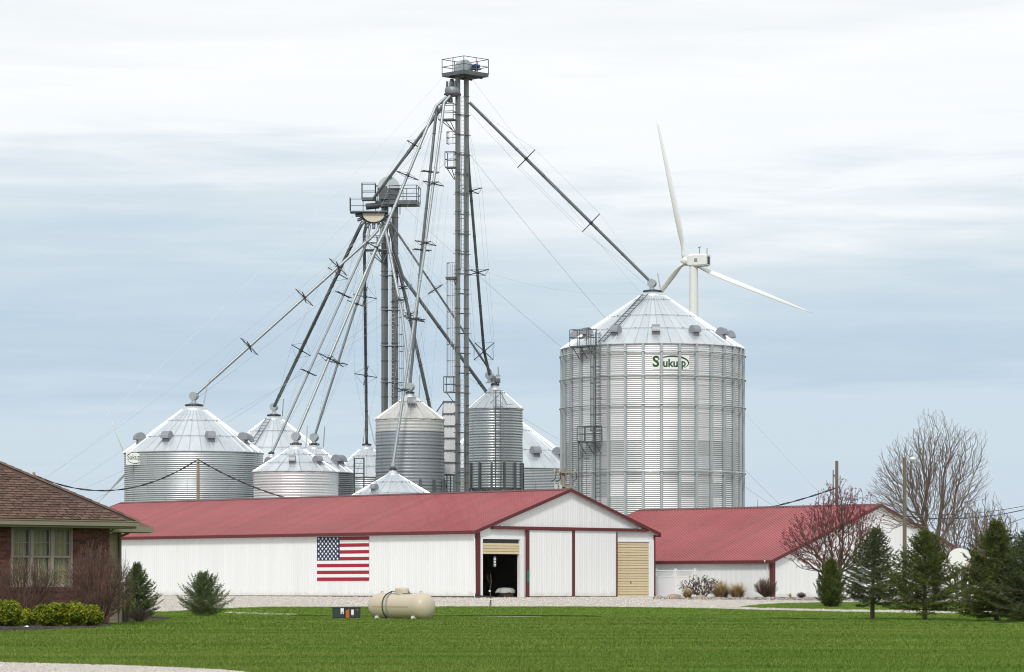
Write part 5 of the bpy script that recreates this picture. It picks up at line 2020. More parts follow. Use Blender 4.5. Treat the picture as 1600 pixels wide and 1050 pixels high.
for k in range(n):
    inst("hip_cap", cme, roofo, hp[0] + e * k + Vector((0, 0, .01)))
gt = MB()
gx1 = xE - .02
for (ya, za, yb, zb) in ((yE - .13, zE - .16, yE - .02, zE - .145), (yE - .13, zE - .145, yE - .115, zE - .01), (yE - .15, zE - .03, yE - .10, zE - .005)):
    gt.box((xl, ya, za), (gx1, yb, zb))
gt.build("gutter", M["gutter"], house)
MB().box((xl, yE - .015, zE - .22), (gx1, yE + .02, zE - .07)).build("fascia", M["gutter"], house)
MB().box((xl, yE + .02, zE - .225), (xE, .02, zE - .205)).build("soffit", M["gutter"], house)
gt = MB()
gt.box((.1, wc.y - .14, zW - .17), (wc.x - .01, wc.y - .01, zW - .005))
gt.build("gutter", M["gutter"], house)
MB().box((.1, wc.y, zW - .19), (wc.x, 1.2, zW - .17)).build("soffit", M["gutter"], house)
dsn = MB().path([h_loc(P(178.5, 822, 95.4)), h_loc(P(178.0, 827, 95.4)), h_loc(P(172.5, 832, 95.3)), h_loc(P(170.5, 833, 95.1))], .035, 8)
dsn.build("downspout", M["gutter"], house)
dsn = MB().path([h_loc(P(202, 828, 96.6)), h_loc(P(201, 833, 96.6)), h_loc(P(190, 837.5, 96.6)), h_loc(P(187.5, 838, 96.6)), h_loc(P(187.2, 900, 96.6)), h_loc(P(187.2, 958, 96.6))], .035, 8)
dsn.build("downspout", M["gutter"], house)


# ------------------------------------------------------------------ plants
def branch_tree(tips, roots, alpha, seed, seg=.22, up_=0.25, jit=.03, turn=.45):
    """Connect tips to a growing skeleton. roots: list of polylines (arrays) that seed it. Returns pos, parent, ntips."""
    rng = np.random.default_rng(seed)
    pos, par, pl = [], [], []
    for poly in roots:
        last = -1
        for k, p_ in enumerate(poly):
            pos.append(np.array(p_, float))
            par.append(last)
            pl.append(0.0 if last < 0 else pl[last] + np.linalg.norm(pos[-1] - pos[last]))
            last = len(pos) - 1
    N = len(pos)
    cap_ = N + 60 * len(tips) + 10
    PA = np.zeros((cap_, 3))
    PA[:N] = pos
    PL = np.zeros(cap_)
    PL[:N] = pl
    PD = np.tile(np.array([0, 0, 1.0]), (cap_, 1))
    for i in range(N):
        if par[i] >= 0:
            q = PA[i] - PA[par[i]]
            PD[i] = q / (np.linalg.norm(q) + 1e-9)
    for tp_ in tips:
        v = tp_ - PA[:N]
        dd = np.linalg.norm(v, axis=1)
        cosang = (v * PD[:N]).sum(1) / (dd + 1e-9)
        cost = dd * (1 + turn * (1 - cosang)) + alpha * PL[:N] + np.where(v[:, 2] < 0.10 * dd, dd * 0.6, 0)
        b = int(np.argmin(cost))
        p0 = PA[b].copy()
        L_ = dd[b]
        if par[b] >= 0:
            dpar = PA[b] - PA[par[b]]
            dpar /= (np.linalg.norm(dpar) + 1e-9)
        else:
            dpar = np.array([0, 0, 1.0])
        ctrl = p0 + dpar * L_ * .22 + np.array([0, 0, -up_ * L_ * .25])
        n = max(1, int(L_ / seg))
        last = b
        for k in range(1, n + 1):
            t = k / n
            q = (1 - t) ** 2 * p0 + 2 * t * (1 - t) * ctrl + t * t * tp_
            if k < n:
                q = q + rng.normal(0, jit, 3)
            PA[N] = q
            PL[N] = PL[last] + np.linalg.norm(q - PA[last])
            dq = q - PA[last]
            PD[N] = dq / (np.linalg.norm(dq) + 1e-9)
            par.append(last)
            last = N
            N += 1
    return PA[:N], np.array(par)


def skeleton_mesh(name, PA, par, r_tip, expo, mat, parent, rmax=None, sides=4):
    N = len(PA)
    w = np.zeros(N)
    has = np.zeros(N, bool)
    for i in range(N):
        if par[i] >= 0:
            has[par[i]] = True
    w[~has] = 1
    for i in range(N - 1, -1, -1):
        if par[i] >= 0:
            w[par[i]] += w[i]
    r = r_tip * np.power(np.maximum(w, 1), expo)
    if rmax:
        r = np.minimum(r, rmax)
    idx = np.where(par >= 0)[0]
    a, b = PA[par[idx]], PA[idx]
    ra, rb = np.minimum(r[par[idx]], r[idx] * 1.35), r[idx]
    d = b - a
    l_ = np.linalg.norm(d, axis=1, keepdims=True) + 1e-9
    d /= l_
    ref = np.where(np.abs(d[:, 2:3]) > .9, np.array([[1., 0, 0]]), np.array([[0, 0, 1.]]))
    s = np.cross(d, ref)
    s /= np.linalg.norm(s, axis=1, keepdims=True)
    u_ = np.cross(s, d)
    n = len(idx)
    V = np.zeros((n, 2, sides, 3))
    for k in range(sides):
        t = 2 * PI * k / sides
        o = s * math.cos(t) + u_ * math.sin(t)
        V[:, 0, k] = a - d * ra[:, None] * .4 + o * ra[:, None]
        V[:, 1, k] = b + d * rb[:, None] * .4 + o * rb[:, None]
    F = []
    for k in range(sides):
        j = (k + 1) % sides
        F.append(np.stack([np.arange(n) * 2 * sides + k, np.arange(n) * 2 * sides + j, np.arange(n) * 2 * sides + sides + j, np.arange(n) * 2 * sides + sides + k], 1))
    F = np.concatenate(F)
    big = None
    return np_mesh(name, V.reshape(-1, 3), F, mat, parent, True), w, r


def quads_at(C, N_, size, rng, aspect=1.6):
    """Randomly turned leaf quads (kite shaped) at centres C with preferred normals N_."""
    n = len(C)
    d = rng.normal(size=(n, 3)) * .8 + N_
    d /= np.linalg.norm(d, axis=1, keepdims=True) + 1e-9
    ref = rng.normal(size=(n, 3))
    s = np.cross(d, ref)
    s /= np.linalg.norm(s, axis=1, keepdims=True) + 1e-9
    sz = size * rng.uniform(.6, 1.3, (n, 1))
    w_ = np.cross(s, d) * sz / aspect
    l_ = s * sz
    V = np.stack([C - l_, C - w_ * .9, C + l_, C + w_ * .9], 1).reshape(-1, 3)
    F = np.arange(4 * n).reshape(-1, 4)
    return V, F


def spruce(label, px, base_py, top_py, wpx, mat, seed, clear=.06, droop=.25, dens=1.0, power=.8, name="spruce_tree", group=None, d=None, lean=0.0, upward=.0, trunkfac=1.0):
    d = d or DG(base_py)
    rng = np.random.default_rng(seed)
    rt = thing(name, label, "tree", (PX(px, d), d, gz(d)), 0, group)
    Hh = (base_py - top_py) * d / FPX
    rad = wpx / 2 * d / FPX
    MB().path([(lean * t * t, 0, Hh * t * .97 - .05) for t in (0, .2, .4, .6, .8, 1)], .028 * Hh * trunkfac, 8, .005 * Hh).build("trunk", M["bark"], rt)
    Cn, Dn, Ln_ = [], [], []                       # twigs: start, direction, length
    BA, BB, BR_ = [], [], []
    zc = clear * Hh
    z = zc
    while z < Hh * .985:
        t = (z - zc) / (Hh - zc)
        nb = max(4, int(round((9 - 3 * t) * dens)))
        a0 = rng.uniform(0, 2 * PI)
        prof_t = (1 - t) ** power * min(1.0, .72 + t * 2.2)
        for k in range(nb):
            az = a0 + 2 * PI * k / nb + rng.normal(0, .22)
            Lr = rad * prof_t * rng.choice([rng.uniform(.72, 1.0), rng.uniform(.9, 1.2)]) + .03 * Hh * (1 - t) + .02
            el = (.70 * t + .10 + upward - droop * (1 - t)) + rng.normal(0, .16)
            hd_ = np.array([math.cos(az), math.sin(az), 0])
            p0 = np.array([lean * (z / Hh) ** 2, 0, z])
            n = max(3, int(Lr / .055))
            prev = p0
            for q in range(1, n + 1):
                s_ = q / n
                p = p0 + hd_ * Lr * s_ * math.cos(el) + np.array([0, 0, Lr * (math.sin(el) * s_ + .16 * s_ * s_)])
                BA.append(prev)
                BB.append(p)
                BR_.append(.012 * Hh / 3 * (1.15 - s_))
                prev = p
                if s_ < .15:
                    continue
                tl = (0.10 * Hh / 3 + .30 * Lr * (1 - s_) ** .8) * rng.uniform(.7, 1.2)
                for sd_ in (-1, 1):
                    side = np.array([-hd_[1], hd_[0], 0]) * sd_
                    td = hd_ * .75 + side * .85 + np.array([0, 0, rng.normal(-.03, .22) + .1])
                    td /= np.linalg.norm(td)
                    Cn.append(p)
                    Dn.append(td)
                    Ln_.append(tl)
            td = hd_ * math.cos(el) + np.array([0, 0, math.sin(el) + .3])
            Cn.append(prev)
            Dn.append(td / np.linalg.norm(td))
            Ln_.append(.10 * Hh / 3 + .05)
        z += Hh * (.030 + .008 * (1 - t)) / dens ** .5
    # leader
    for k in range(10):
        Cn.append(np.array([lean, 0, Hh * (.90 + .01 * k)]))
        a = k * 2.4
        v = np.array([math.cos(a) * .5, math.sin(a) * .5, 1.0])
        Dn.append(v / np.linalg.norm(v))
        Ln_.append(.035 * Hh)
    Cn, Dn, Ln_ = np.array(Cn), np.array(Dn), np.array(Ln_)
    # needles along each twig: thin triangles swept back
    per = 10
    n = len(Cn)
    s_ = (np.arange(per) + .5) / per
    C = (Cn[:, None] + Dn[:, None] * (Ln_[:, None] * s_[None])[..., None]).reshape(-1, 3)
    D = np.repeat(Dn, per, 0)
    rv = rng.normal(size=C.shape)
    rv -= D * (rv * D).sum(1, keepdims=True)
    rv /= np.linalg.norm(rv, axis=1, keepdims=True) + 1e-9
    ndl = D * .75 + rv * .65
    nl = .034 * Hh / 2 * rng.uniform(.7, 1.3, (len(C), 1)) * (1.0 if Hh > 2.0 else 1.35)
    wv = np.cross(ndl, rng.normal(size=C.shape))
    wv /= np.linalg.norm(wv, axis=1, keepdims=True) + 1e-9
    wv *= nl * .25
    V = np.stack([C - wv, C + wv, C + ndl * nl], 1).reshape(-1, 3)
    F = np.arange(len(V)).reshape(-1, 3)
    np_mesh("crown", V, F, mat, rt)
    BA, BB, BR_ = np.array(BA), np.array(BB), np.array(BR_)
    bm_ = MB()
    # branch wood as thin three sided sticks
    dd = BB - BA
    dd /= np.linalg.norm(dd, axis=1, keepdims=True) + 1e-9
    sx = np.cross(dd, np.array([[0, 0, 1.0]]))
    sx /= np.linalg.norm(sx, axis=1, keepdims=True) + 1e-9
    sy = np.cross(dd, sx)
    m = len(BA)
    VV = np.zeros((m, 2, 3, 3))
    for k in range(3):
        o = sx * math.cos(2.1 * k) + sy * math.sin(2.1 * k)
        VV[:, 0, k] = BA + o * BR_[:, None]
        VV[:, 1, k] = BB + o * BR_[:, None] * .9
    FF = np.concatenate([np.stack([np.arange(m) * 6 + k, np.arange(m) * 6 + (k + 1) % 3, np.arange(m) * 6 + 3 + (k + 1) % 3, np.arange(m) * 6 + 3 + k], 1) for k in range(3)])
    np_mesh("branch", VV.reshape(-1, 3), FF, M["bark"], rt)
    return rt


GS = "spruces along the lawn's right edge"
spruce("small dense round topped pine standing alone left of the taller spruces", 1298, 949, 880, 56, M["needle"], 21, .0, .05, 1.2, .52, "pine_tree", None, upward=.45)
spruce("narrow leaning spruce with bare lower trunk, first of the tall row", 1363, 968, 826, 130, M["needle_dull"], 22, .18, .12, .84, .95, group=GS, lean=.12)
spruce("broad spruce with tapering top in front of the lamp post", 1445, 969, 829, 158, M["needle"], 23, .12, .10, .96, .95, group=GS)
spruce("tallest bushy spruce right of the white backboard", 1557, 971, 815, 160, M["needle"], 24, .05, .12, 1.0, .95, group=GS)
spruce("spruce cut off by the photo's right edge", 1613, 972, 828, 150, M["needle_dull"], 25, .05, .12, .98, .8, group=GS)
spruce("low wide young blue spruce on the lawn beside the gravel", 318, 963, 899, 88, M["needle_blue"], 26, .01, .0, 1.02, .72, upward=.16)
spruce("young blue spruce at the brick house's corner", 214, 966, 882, 74, M["needle_blue"], 27, .02, .02, 1.0, .85, d=107, upward=.12)


def crown_tips(rng, n, c, rad, zmin, shell=.45, squash=None):
    P_ = []
    while len(P_) < n:
        v = rng.normal(size=3)
        v /= np.linalg.norm(v)
        r = rng.uniform(shell, 1.0) ** .6
        lump = 1 + .10 * math.sin(5.1 * v[0] + 2.3 * v[2] + c[0] * 3) + .09 * math.sin(7.3 * v[2] - 3.1 * v[0] + 1.7 * v[1])
        p = np.array(c) + v * np.array(rad) * r * lump
        if p[2] > zmin:
            P_.append(p)
    return np.array(P_)


# large bare tree
d = 176.0
rt = thing("bare_tree", "large leafless tree with rounded crown behind the spruces", "tree", (PX(1462, d), d, gz(d)))
s = d / FPX
rng = np.random.default_rng(31)
zt = lambda py: CZ - (py - YH) * s - gz(d)
tips = np.concatenate([crown_tips(rng, 3200, ((1478 - 1462) * s, 0, zt(738)), (70 * s, 62 * s, 94 * s), zt(850), .12),
                       crown_tips(rng, 2200, ((1408 - 1462) * s, -.2, zt(765)), (56 * s, 50 * s, 70 * s), zt(835), .12),
                       crown_tips(rng, 800, ((1440 - 1462) * s, 0, zt(715)), (50 * s, 50 * s, 50 * s), zt(800), .12)])
order = np.argsort(np.linalg.norm(tips - np.array([0, 0, zt(850)]), axis=1) + rng.uniform(0, .6, len(tips)))
fk = zt(858)
r1_ = [(0, 0, 0), (.02, 0, fk * .6), (.05, 0, fk), (.28, .05, zt(800)), (.45, 0, zt(740)), (.62, 0, zt(690))]
r2_ = [(0.01, 0, 0.05), (-.18, .05, fk * .8), (-.55, 0, zt(825)), (-1.05, .1, zt(795)), (-1.55, 0, zt(765))]
PA, par = branch_tree(tips[order], [r1_, r2_], .52, 32, .22, .55, .007, .30)
tr_, w, rr = skeleton_mesh("crown", PA, par, .0058, .43, M["twig"], rt, .17)
MB().path(r1_[:4], .17, 10, .10).build("trunk", M["bark"], rt)
# redbud
d = 150.0
rt = thing("redbud_tree", "redbud in maroon bud spreading over the second barn's gable", "tree", (PX(1308, d), d, gz(d)))
s = d / FPX
rng = np.random.default_rng(41)
zt = lambda py: CZ - (py - YH) * s - gz(d)
tips = np.concatenate([crown_tips(rng, 1300, (0, 0, zt(835)), (84 * s, 70 * s, 60 * s), zt(886), .3), crown_tips(rng, 480, (8 * s, 0, zt(800)), (50 * s, 45 * s, 52 * s), zt(850), .3),
                       crown_tips(rng, 240, (-38 * s, 0, zt(865)), (48 * s, 40 * s, 26 * s), zt(890), .3)])
order = np.argsort(np.linalg.norm(tips - np.array([0, 0, zt(910)]), axis=1) + rng.uniform(0, .4, len(tips)))
stems = [[(0, 0, 0), (.0, 0, zt(925)), (.12, 0, zt(890)), (.35, 0, zt(840))], [(0, 0, .05), (-.15, .05, zt(915)), (-.5, 0, zt(885)), (-.95, 0, zt(868))], [(0, 0, .05), (.1, -.1, zt(900)), (.25, -.1, zt(850)), (.2, -.1, zt(800))]]
PA, par = branch_tree(tips[order], stems, .5, 42, .2, .35, .008, .35)
so_, w, rr = skeleton_mesh("trunk", PA, par, .0075, .40, M["bark"], rt, .09)
thin = np.where(w <= 3)[0]
C = PA[rng.choice(thin, 12500)] + rng.normal(0, .035, (12500, 3))
V, F = quads_at(C, np.zeros_like(C), .032, rng, 1.7)
np_mesh("crown", V, F, M["bud"], rt)


def bare_shrub(name, label, px, base_py, top_py, wpx, mat, seed, n, d=None, r_tip=.004, cat="shrub", alpha=.9, flare=.35, rmax=.03, depth=None, group=None):
    d = d or DG(base_py)
    s = d / FPX
    rt = thing(name, label, cat, (PX(px, d), d, gz(d)), 0, group)
    Hh = (base_py - top_py) * s
    rx = wpx / 2 * s
    ry = depth if depth else rx * .8
    rng = np.random.default_rng(seed)
    tips = crown_tips(rng, n, (0, 0, Hh * .55), (rx, ry, Hh * .47), Hh * .18, .25)
    order = np.argsort(np.linalg.norm(tips, axis=1) + rng.uniform(0, .2, n))
    stems = []
    for k in range(12):
        a = 2 * PI * k / 12 + rng.uniform(-.2, .2)
        b = rx * .12
        stems.append([(b * math.cos(a), b * math.sin(a), -.02), (rx * flare * math.cos(a), ry * flare * math.sin(a), Hh * .35)])
    PA, par = branch_tree(tips[order], stems, alpha, seed + 1, max(.08, Hh * .08), .1, Hh * .008)
    _, w, rr = skeleton_mesh("stem", PA, par, r_tip, .40, mat, rt, rmax, 3)
    return rt, PA, w, rng, s


bare_shrub("bare_tree", "small dark leafless tree behind the backboard, nearest the bare giant", 1506, 945, 780, 130, M["twig"], 51, 2600, 185, .011, "tree", .45, .3, .08)
bare_shrub("bare_tree", "small leafless tree behind the tallest spruce's top", 1553, 945, 788, 90, M["twig"], 53, 1700, 188, .011, "tree", .5, .3, .08)
bare_shrub("bare_shrub", "bare red brown shrub below the house window", 40, 962, 852, 132, M["redtwig"], 55, 3200, 91.0, .0042, alpha=.75, depth=.55)
bare_shrub("bare_shrub", "taller bare red brown shrub at the brick corner", 153, 966, 842, 126, M["redtwig"], 57, 3600, 92.5, .0042, alpha=.75, depth=.7)
bare_shrub("bare_shrub", "sparse pale twiggy sucker shoots before the white barn wall", 196, 962, 850, 50, M["twig"], 59, 60, 98, .004, alpha=1.2)
bare_shrub("bare_shrub", "small grey twiggy shrub on the mulch at the blue spruce's foot", 218, 970, 946, 42, M["twig"], 61, 500, 99, .004, alpha=.9)
rt, PA, w, rng, s = bare_shrub("dried_shrub", "dried seed headed shrub in front of the second barn's wall", 1097, 936, 902, 78, M["twig"], 63, 260, 212, .010, alpha=.8)
tipi = np.where(w <= 1.0)[0]
sel = rng.choice(tipi, 700)
C = PA[sel] + rng.normal(0, .05, (700, 3))
V, F = quads_at(C, np.tile([0, 0, 1.0], (700, 1)), .08, rng, 2.0)
struct(np_mesh("seed_head", V, F, M["seed"], rt), "stuff")
bare_shrub("bare_shrub", "twiggy leafless shrub at the second barn's corner", 1197, 937, 905, 42, M["redtwig"], 65, 500, 211, .010, alpha=1.0)
rt, PA, w, rng, s = bare_shrub("small_shrub", "small round shrub at the foot of the second barn's gable", 1252, 937.5, 928, 16, M["redtwig"], 67, 120, 206, .008, alpha=1.0)
V, F = quads_at(PA[rng.choice(len(PA), 200)], np.zeros((200, 3)), .05, rng)
np_mesh("leaf", V, F, M["seed"], rt)
bare_shrub("small_shrub", "tiny dead stems left of the small round shrub", 1234, 938, 929, 9, M["straw"], 69, 30, 206, .008, alpha=1.2)


def grass_clump(label, px, base_py, top_py, wpx, d, seed, mat="straw", n=500):
    rng = np.random.default_rng(seed)
    s = d / FPX
    Hh, rx = (base_py - top_py) * s, wpx / 2 * s
    a = rng.uniform(0, 2 * PI, n)
    rr = rng.uniform(0, .35, n) * rx
    lean = rng.uniform(.1, 1.0, n) * rx
    h_ = Hh * rng.uniform(.35, 1.05, n) * (1 - .35 * (lean / rx) ** 2)
    V = []
    ww = .022
    for t0, t1 in ((0, .5), (.5, 1)):
        q = []
        for t in (t0, t1):
            x = np.cos(a) * (rr + lean * t ** 1.8)
            y = np.sin(a) * (rr + lean * t ** 1.8)
            z = h_ * (t - .25 * t * t * (lean / rx))
            w_ = ww * (1.05 - t)
            q.append(np.stack([x - np.sin(a) * w_, y + np.cos(a) * w_, z], 1))
            q.append(np.stack([x + np.sin(a) * w_, y - np.cos(a) * w_, z], 1))
        V.append(np.stack([q[0], q[1], q[3], q[2]], 1).reshape(-1, 3))
    V = np.concatenate(V)
    rt = thing("ornamental_grass", label, "ornamental grass", (PX(px, d), d, gz(d)))
    o = np_mesh("blades", V, np.arange(len(V)).reshape(-1, 4), M[mat], rt)
    return rt


grass_clump("dry straw coloured grass clump right of the dried shrub", 1127, 936.5, 906, 50, 211, 71, n=800)
grass_clump("dry straw grass clump with a dark plume beside the bare wall", 1152, 937, 909, 46, 210.5, 72, n=700)
grass_clump("short dry grass clump at the dried shrub's left foot", 1074, 936, 918, 26, 211, 73)


# hedge of yellow-green shrubs
def leafy(label, px, base_py, top_py, wpx, d, seed, n, mat, size=.035, name="green_shrub", group=None):
    rng = np.random.default_rng(seed)
    s = d / FPX
    Hh, rx = (base_py - top_py) * s, wpx / 2 * s
    rt = thing(name, label, "shrub", (PX(px, d), d, gz(d)), 0, group)
    lob = []
    for k in range(16):
        v = rng.normal(size=3)
        v /= np.linalg.norm(v)
        lob.append(np.array([0, 0, Hh * .5]) + v * np.array([rx * .62, rx * .55, Hh * .30]) * rng.uniform(.6, 1.0))
    lob = np.array(lob)
    lr = rng.uniform(.30, .46, 16) * min(rx, Hh)
    which = rng.integers(0, 16, n)
    v = rng.normal(size=(n, 3))
    v /= np.linalg.norm(v, axis=1, keepdims=True)
    C = lob[which] + v * lr[which][:, None] * rng.uniform(.55, 1.08, (n, 1)) ** .5
    C = C[C[:, 2] > .02]
    v = v[:len(C)]
    V, F = quads_at(C, np.tile([0, -.3, .8], (len(C), 1)), size, rng, 1.5)
    np_mesh("foliage", V, F, mat, rt)
    st = MB()
    for k in range(9):
        a = k * .7
        q = lob[k % 16]
        st.tube((.08 * math.cos(a), .08 * math.sin(a), -.03), tuple(q), .014, .006, 5)
    st.build("stem", M["bark"], rt)
    return rt


GH = "yellow green shrubs in front of the house"
leafy("yellow green shrub at the photo's left edge before the house", 12, 981, 939, 74, 88.5, 81, 6500, M["hedge"], group=GH)
leafy("darker gap filling shrub between the two clipped front shrubs", 44, 974, 944, 44, 90.5, 84, 2600, M["hedge"], group=GH)
leafy("broad yellow green shrub left of the clipped row's middle", 76, 979, 938, 66, 88.8, 82, 6500, M["hedge"], group=GH)
leafy("yellow green shrub in the middle of the clipped row under the window", 112, 978, 938, 60, 89.0, 83, 6000, M["hedge"], group=GH)
leafy("yellow green shrub at the clipped row's right end beside the lawn", 140, 977.5, 940, 48, 89.4, 85, 5000, M["hedge"], group=GH)
leafy("small yellow flowering shrub behind the young blue spruce", 196, 964, 922, 30, 104, 86, 700, M["hedge"], .028)


def rock(label, px, py, w_, h_, d, seed, mat="rock", group="boulders by the second barn"):
    rng = np.random.default_rng(seed)
    mb = MB()
    vs_, fs = [], []
    n, m = 14, 7
    for k in range(m + 1):
        ph = PI / 2 * k / m
        for q in range(n):
            a = 2 * PI * q / n
            j = 1 + .10 * math.sin(3 * a + seed) + .07 * math.sin(5 * a + 2 * seed + k)
            vs_.append((w_ / 2 * math.cos(a) * math.cos(ph) * j, w_ * .4 * math.sin(a) * math.cos(ph) * j, h_ * math.sin(ph) * (1 + .08 * math.sin(2 * a + seed)) - .03))
    for k in range(m):
        for q in range(n):
            j = (q + 1) % n
            fs.append((k * n + q, k * n + j, (k + 1) * n + j, (k + 1) * n + q))
    mb.add(vs_, fs, True)
    o = mb.build("boulder", M[mat], loc=(PX(px, d), d, gz(d)))
    tag(o, label, "rock", group)


rock("small tan boulder nearest the red barn corner", 1031, 934, .45, .16, 213, 1)
rock("largest tan boulder at the dried shrub's left", 1053, 934, 1.0, .26, 212, 2)
rock("low tan boulder in front of the dried shrub's middle", 1094, 936, .75, .20, 210, 3)
rock("white stone on the mulch between the front shrubs", 42, 978, .22, .10, 87.3, 4, "flagwhite", None)

# ------------------------------------------------------------------ yard objects
# propane tank
d = 106.5
ta = R(-44)
tank = thing("propane_tank", "cream horizontal propane tank on the lawn", "propane tank", (PX(627.5, d), d, gz(d)), ta)
Lt, Rt, zc = 2.72, .435, .40
prof_ = []
for k in range(13):
    a = PI / 2 * k / 12
    prof_.append((Rt * math.sin(a), -Lt / 2 + .34 - .34 * math.cos(a) ))
prof2 = [(r_, -x_) for r_, x_ in reversed(prof_)]
mb = MB().lathe(prof_ + prof2, 36)
for i_, v in enumerate(mb.v):
    mb.v[i_] = (v[2], v[0], v[1] + zc)
mb.build("tank_body", M["tank"], tank)
sm_ = MB().box((-Lt / 2 + .4, -Rt - .006, zc - .012), (Lt / 2 - .62, -Rt + .02, zc + .012))
sm_.build("weld_seam", pmat("rusty_seam", (0.40, 0.30, 0.19), 0.6), tank)
dm = MB().lathe([(.27, -.04), (.27, .11), (.255, .16), (.20, .185), (.02, .19)], 24, c=(0, 0, 0))
for i_, v in enumerate(dm.v):
    dm.v[i_] = (v[0] + .02, v[1] * .75, v[2] + zc + Rt)
dm.build("valve_dome", M["tank"], tank)
for xx in (-Lt / 2 + .45, Lt / 2 - .45):
    MB().path([(xx - .06, 0, zc + Rt - .02), (xx - .05, 0, zc + Rt + .06), (xx + .05, 0, zc + Rt + .06), (xx + .06, 0, zc + Rt - .02)], .015, 6).build("lifting_lug", M["tank"], tank)
for xx in (-.85, .85):
    MB().box((xx - .07, -.30, -.02), (xx + .07, .30, .12)).build("leg", M["tank"], tank)
    MB().tube((xx, -.36, .05), (xx, -.30, .05), .05, .05, 10).build("leg_cap", M["whitetrim"], tank)
for k_, xx in enumerate((-.32, -.20)):
    pts = [(-.22, -.03, zc + Rt + .05), (-.34, -.10, zc + Rt + .07)]
    for q in range(8):
        a = R(80) - R(150) * q / 7
        pts.append((xx - .18 + .05 * q * (.3 + .3 * k_), -(Rt + .03) * math.cos(a), zc + (Rt + .03) * math.sin(a)))
    pts.append((xx - .02, -.42, .02))
    MB().path(pts, .018, 7).build("hose", M["vent"] if k_ else M["cable"], tank)
for xx in (-.48, .35):
    MB().tube((xx, 0, zc + Rt - .01), (xx, 0, zc + Rt + .06), .03, .025, 8).build("gauge_stub", M["dark"], tank)
MB().box((-.27, -.16, zc + Rt - .005), (.55, .16, zc + Rt + .018)).build("saddle_plate", M["galv_pale"], tank)


# utility cabinets
def cabinet(label, pxa, pxb, ya, yb, d, stickers, dep=.45):
    x0, x1 = PX(pxa, d), PX(pxb, d)
    w_, h_ = x1 - x0, (yb - ya) * d / FPX
    rt = thing("utility_cabinet", label, "utility cabinet", ((x0 + x1) / 2, d + dep / 2, gz(d)), 0, "utility cabinets")
    MB().box((-w_ / 2, -dep / 2, 0), (w_ / 2, dep / 2, h_ - .04)).build("cabinet_body", M["boxgreen"], rt)
    MB().box((-w_ / 2 - .012, -dep / 2 - .015, h_ - .04), (w_ / 2 + .012, dep / 2 + .015, h_)).build("lid", M["boxgreen"], rt)
    MB().box((-w_ / 2 + .012, -dep / 2 - .012, .04), (w_ / 2 - .012, -dep / 2 - .0005, h_ - .06)).build("door_panel", M["boxgreen"], rt)
    for (a, b, c, e, m_) in stickers:
        xa, xb = PX(a, d) - (x0 + x1) / 2, PX(b, d) - (x0 + x1) / 2
        za, zb = (yb - e) * d / FPX, (yb - c) * d / FPX
        MB().box((xa, -dep / 2 - .016, za), (xb, -dep / 2 - .0125, zb)).build("sticker", M[m_], rt)
    MB().cbox((w_ * .3, -dep / 2 - .025, h_ * .5), (.03, .03, .08)).build("latch", M["dark"], rt)


cabinet("dark green utility cabinet with one white sticker, left of a pair", 519.3, 538.5, 949, 967, 107, [(532.3, 537.2, 950.6, 959.8, "flagwhite")])
cabinet("dark green utility cabinet with orange and white stickers beside the tank", 539.3, 562.5, 948.5, 967, 107, [(540.3, 545.6, 954, 965.5, "orange"), (543.4, 545.4, 952.0, 953.8, "orange"), (548.8, 552.8, 952.8, 960.8, "flagwhite"), (549.6, 551.8, 961.4, 963.2, "orange"), (557.3, 559.6, 951.8, 953.8, "orange")])

# sapling with a stake
d = DG(948.3)
rt = thing("sapling", "thin young sapling tied to a stake before the open barn door", "sapling", (PX(765.5, d), d, gz(d)))
k_ = d / FPX
MB().path([(0, 0, -.02), (.03, 0, 14 * k_), (.0, 0, 28 * k_), (.06, 0, 38 * k_), (.03, 0, 52 * k_)], .030, 7, .012).path([(.0, 0, 38 * k_), (-.12, 0, 44 * k_), (-.13, 0, 52 * k_)], .012, 5, .006).build("trunk", M["bark"], rt)
MB().box((.07, -.02, -.02), (.10, .02, 14 * k_)).build("stake", M["wood"], rt)
MB().cbox((.04, 0, 12 * k_), (.14, .09, .05)).cbox((-.01, 0, 25 * k_), (.08, .07, .07)).build("tie", M["flagwhite"], rt)

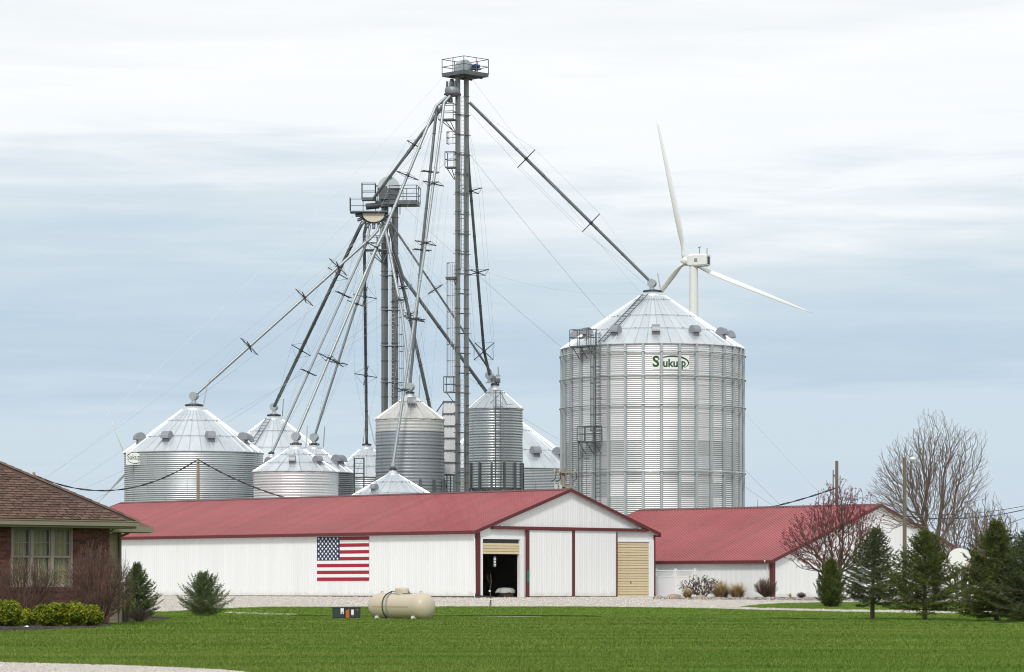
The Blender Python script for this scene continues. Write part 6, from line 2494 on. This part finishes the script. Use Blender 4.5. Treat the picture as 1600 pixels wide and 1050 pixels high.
# vinyl screen fence by the second barn
d = 222.0
fa, fb = P(1025.5, 0, 222.0), P(1086, 0, 219.0)
dv = Vector((fb.x - fa.x, fb.y - fa.y, 0))
flen = dv.length
fe = thing("screen_fence", "white vinyl screen fence with lattice top beside the barn corner", "fence", (fa.x, fa.y, gz(222) - .05), math.atan2(dv.y, dv.x))
fh = 1.86
for q in range(2):
    x0, x1 = q * flen / 2, (q + 1) * flen / 2
    nbd = 8
    for k in range(nbd):
        a = x0 + .07 + (x1 - x0 - .14) * k / nbd
        MB().box((a + .004, -.02, .05), (a + (x1 - x0 - .14) / nbd - .004, .02, fh - .50)).build("board", M["vinyl"], fe)
    MB().box((x0 + .06, -.035, fh - .50), (x1 - .06, .035, fh - .42)).build("rail", M["vinyl"], fe)
    MB().box((x0 + .06, -.035, fh - .07), (x1 - .06, .035, fh)).build("rail", M["vinyl"], fe)
    la = MB()
    n = 22
    z0_, z1_2 = fh - .42, fh - .07
    for k in range(-4, n):
        for sg_ in (0, 1):
            xa = x0 + .07 + (x1 - x0 - .14) * k / n
            xb = xa + (z1_2 - z0_)
            pa, pb = (xa, z0_), (xb, z1_2)
            if sg_:
                pa, pb = (xa, z1_2), (xb, z0_)
            if pa[0] < x0 + .07 or pb[0] > x1 - .07:
                continue
            yy = .012 if sg_ else -.012
            la.tube((pa[0], yy, pa[1]), (pb[0], yy, pb[1]), .014, .014, 4, False)
    la.build("lattice", M["vinyl"], fe)
for k in range(3):
    x0 = k * flen / 2
    MB().box((x0 - .06, -.06, 0), (x0 + .06, .06, fh + .08)).build("post", M["vinyl"], fe)

# backboard
d = 150.0
bb = thing("basketball_hoop", "white fan shaped basketball backboard on a pole between spruces", "basketball hoop", (PX(1500, d), d, gz(d)))
s = d / FPX
cx_, cy_ = PX(1497, d) - PX(1500, d), CZ - (872 - YH) * s - gz(d)
pts = []
for k in range(17):
    a = R(-25) + R(230) * k / 16
    pts.append((cx_ + 17.5 * s * math.cos(a), -.5, cy_ + 15.5 * s * math.sin(a)))
pts += [(cx_ - 9 * s, -.5, cy_ - 14 * s), (cx_ + 9 * s, -.5, cy_ - 14 * s)]
MB().poly(pts, (0, .04, 0)).build("backboard", M["flagwhite"], bb)
MB().path([(cx_ + .38 + .2 * math.cos(2 * PI * k / 16), -.75 + .2 * math.sin(2 * PI * k / 16), cy_ - 9 * s) for k in range(17)], .012, 6).build("rim", M["orange"], bb)
MB().tube((0, .1, 0), (0, .1, cy_), .06, .06, 10).tube((0, .1, cy_), (cx_, -.45, cy_), .05, .05, 8).build("pole", M["vinyl"], bb)

# grey roofed shed at the right edge
d = 200.0
sh_ = thing("shed", "white shed with a dark grey roof at the right edge behind spruces", "shed", (PX(1608, d), d, gz(d)))
s = d / FPX
zr, zev = CZ - (858 - YH) * s - gz(d), CZ - (867 - YH) * s - gz(d)
MB().box((-1.4, 0, 0), (2.5, 3, zev)).build("wall", M["whitetrim"], sh_)
MB().poly([(-1.7, -.25, zev - .05), (2.8, -.25, zev - .05), (2.8, 1.5, zr), (-1.2, 1.5, zr)], (0, 0, .08)).poly([(-1.2, 1.5, zr), (2.8, 1.5, zr), (2.8, 3.25, zev - .05), (-1.7, 3.25, zev - .05)], (0, 0, .08)).build("roof", M["shedroof"], sh_)
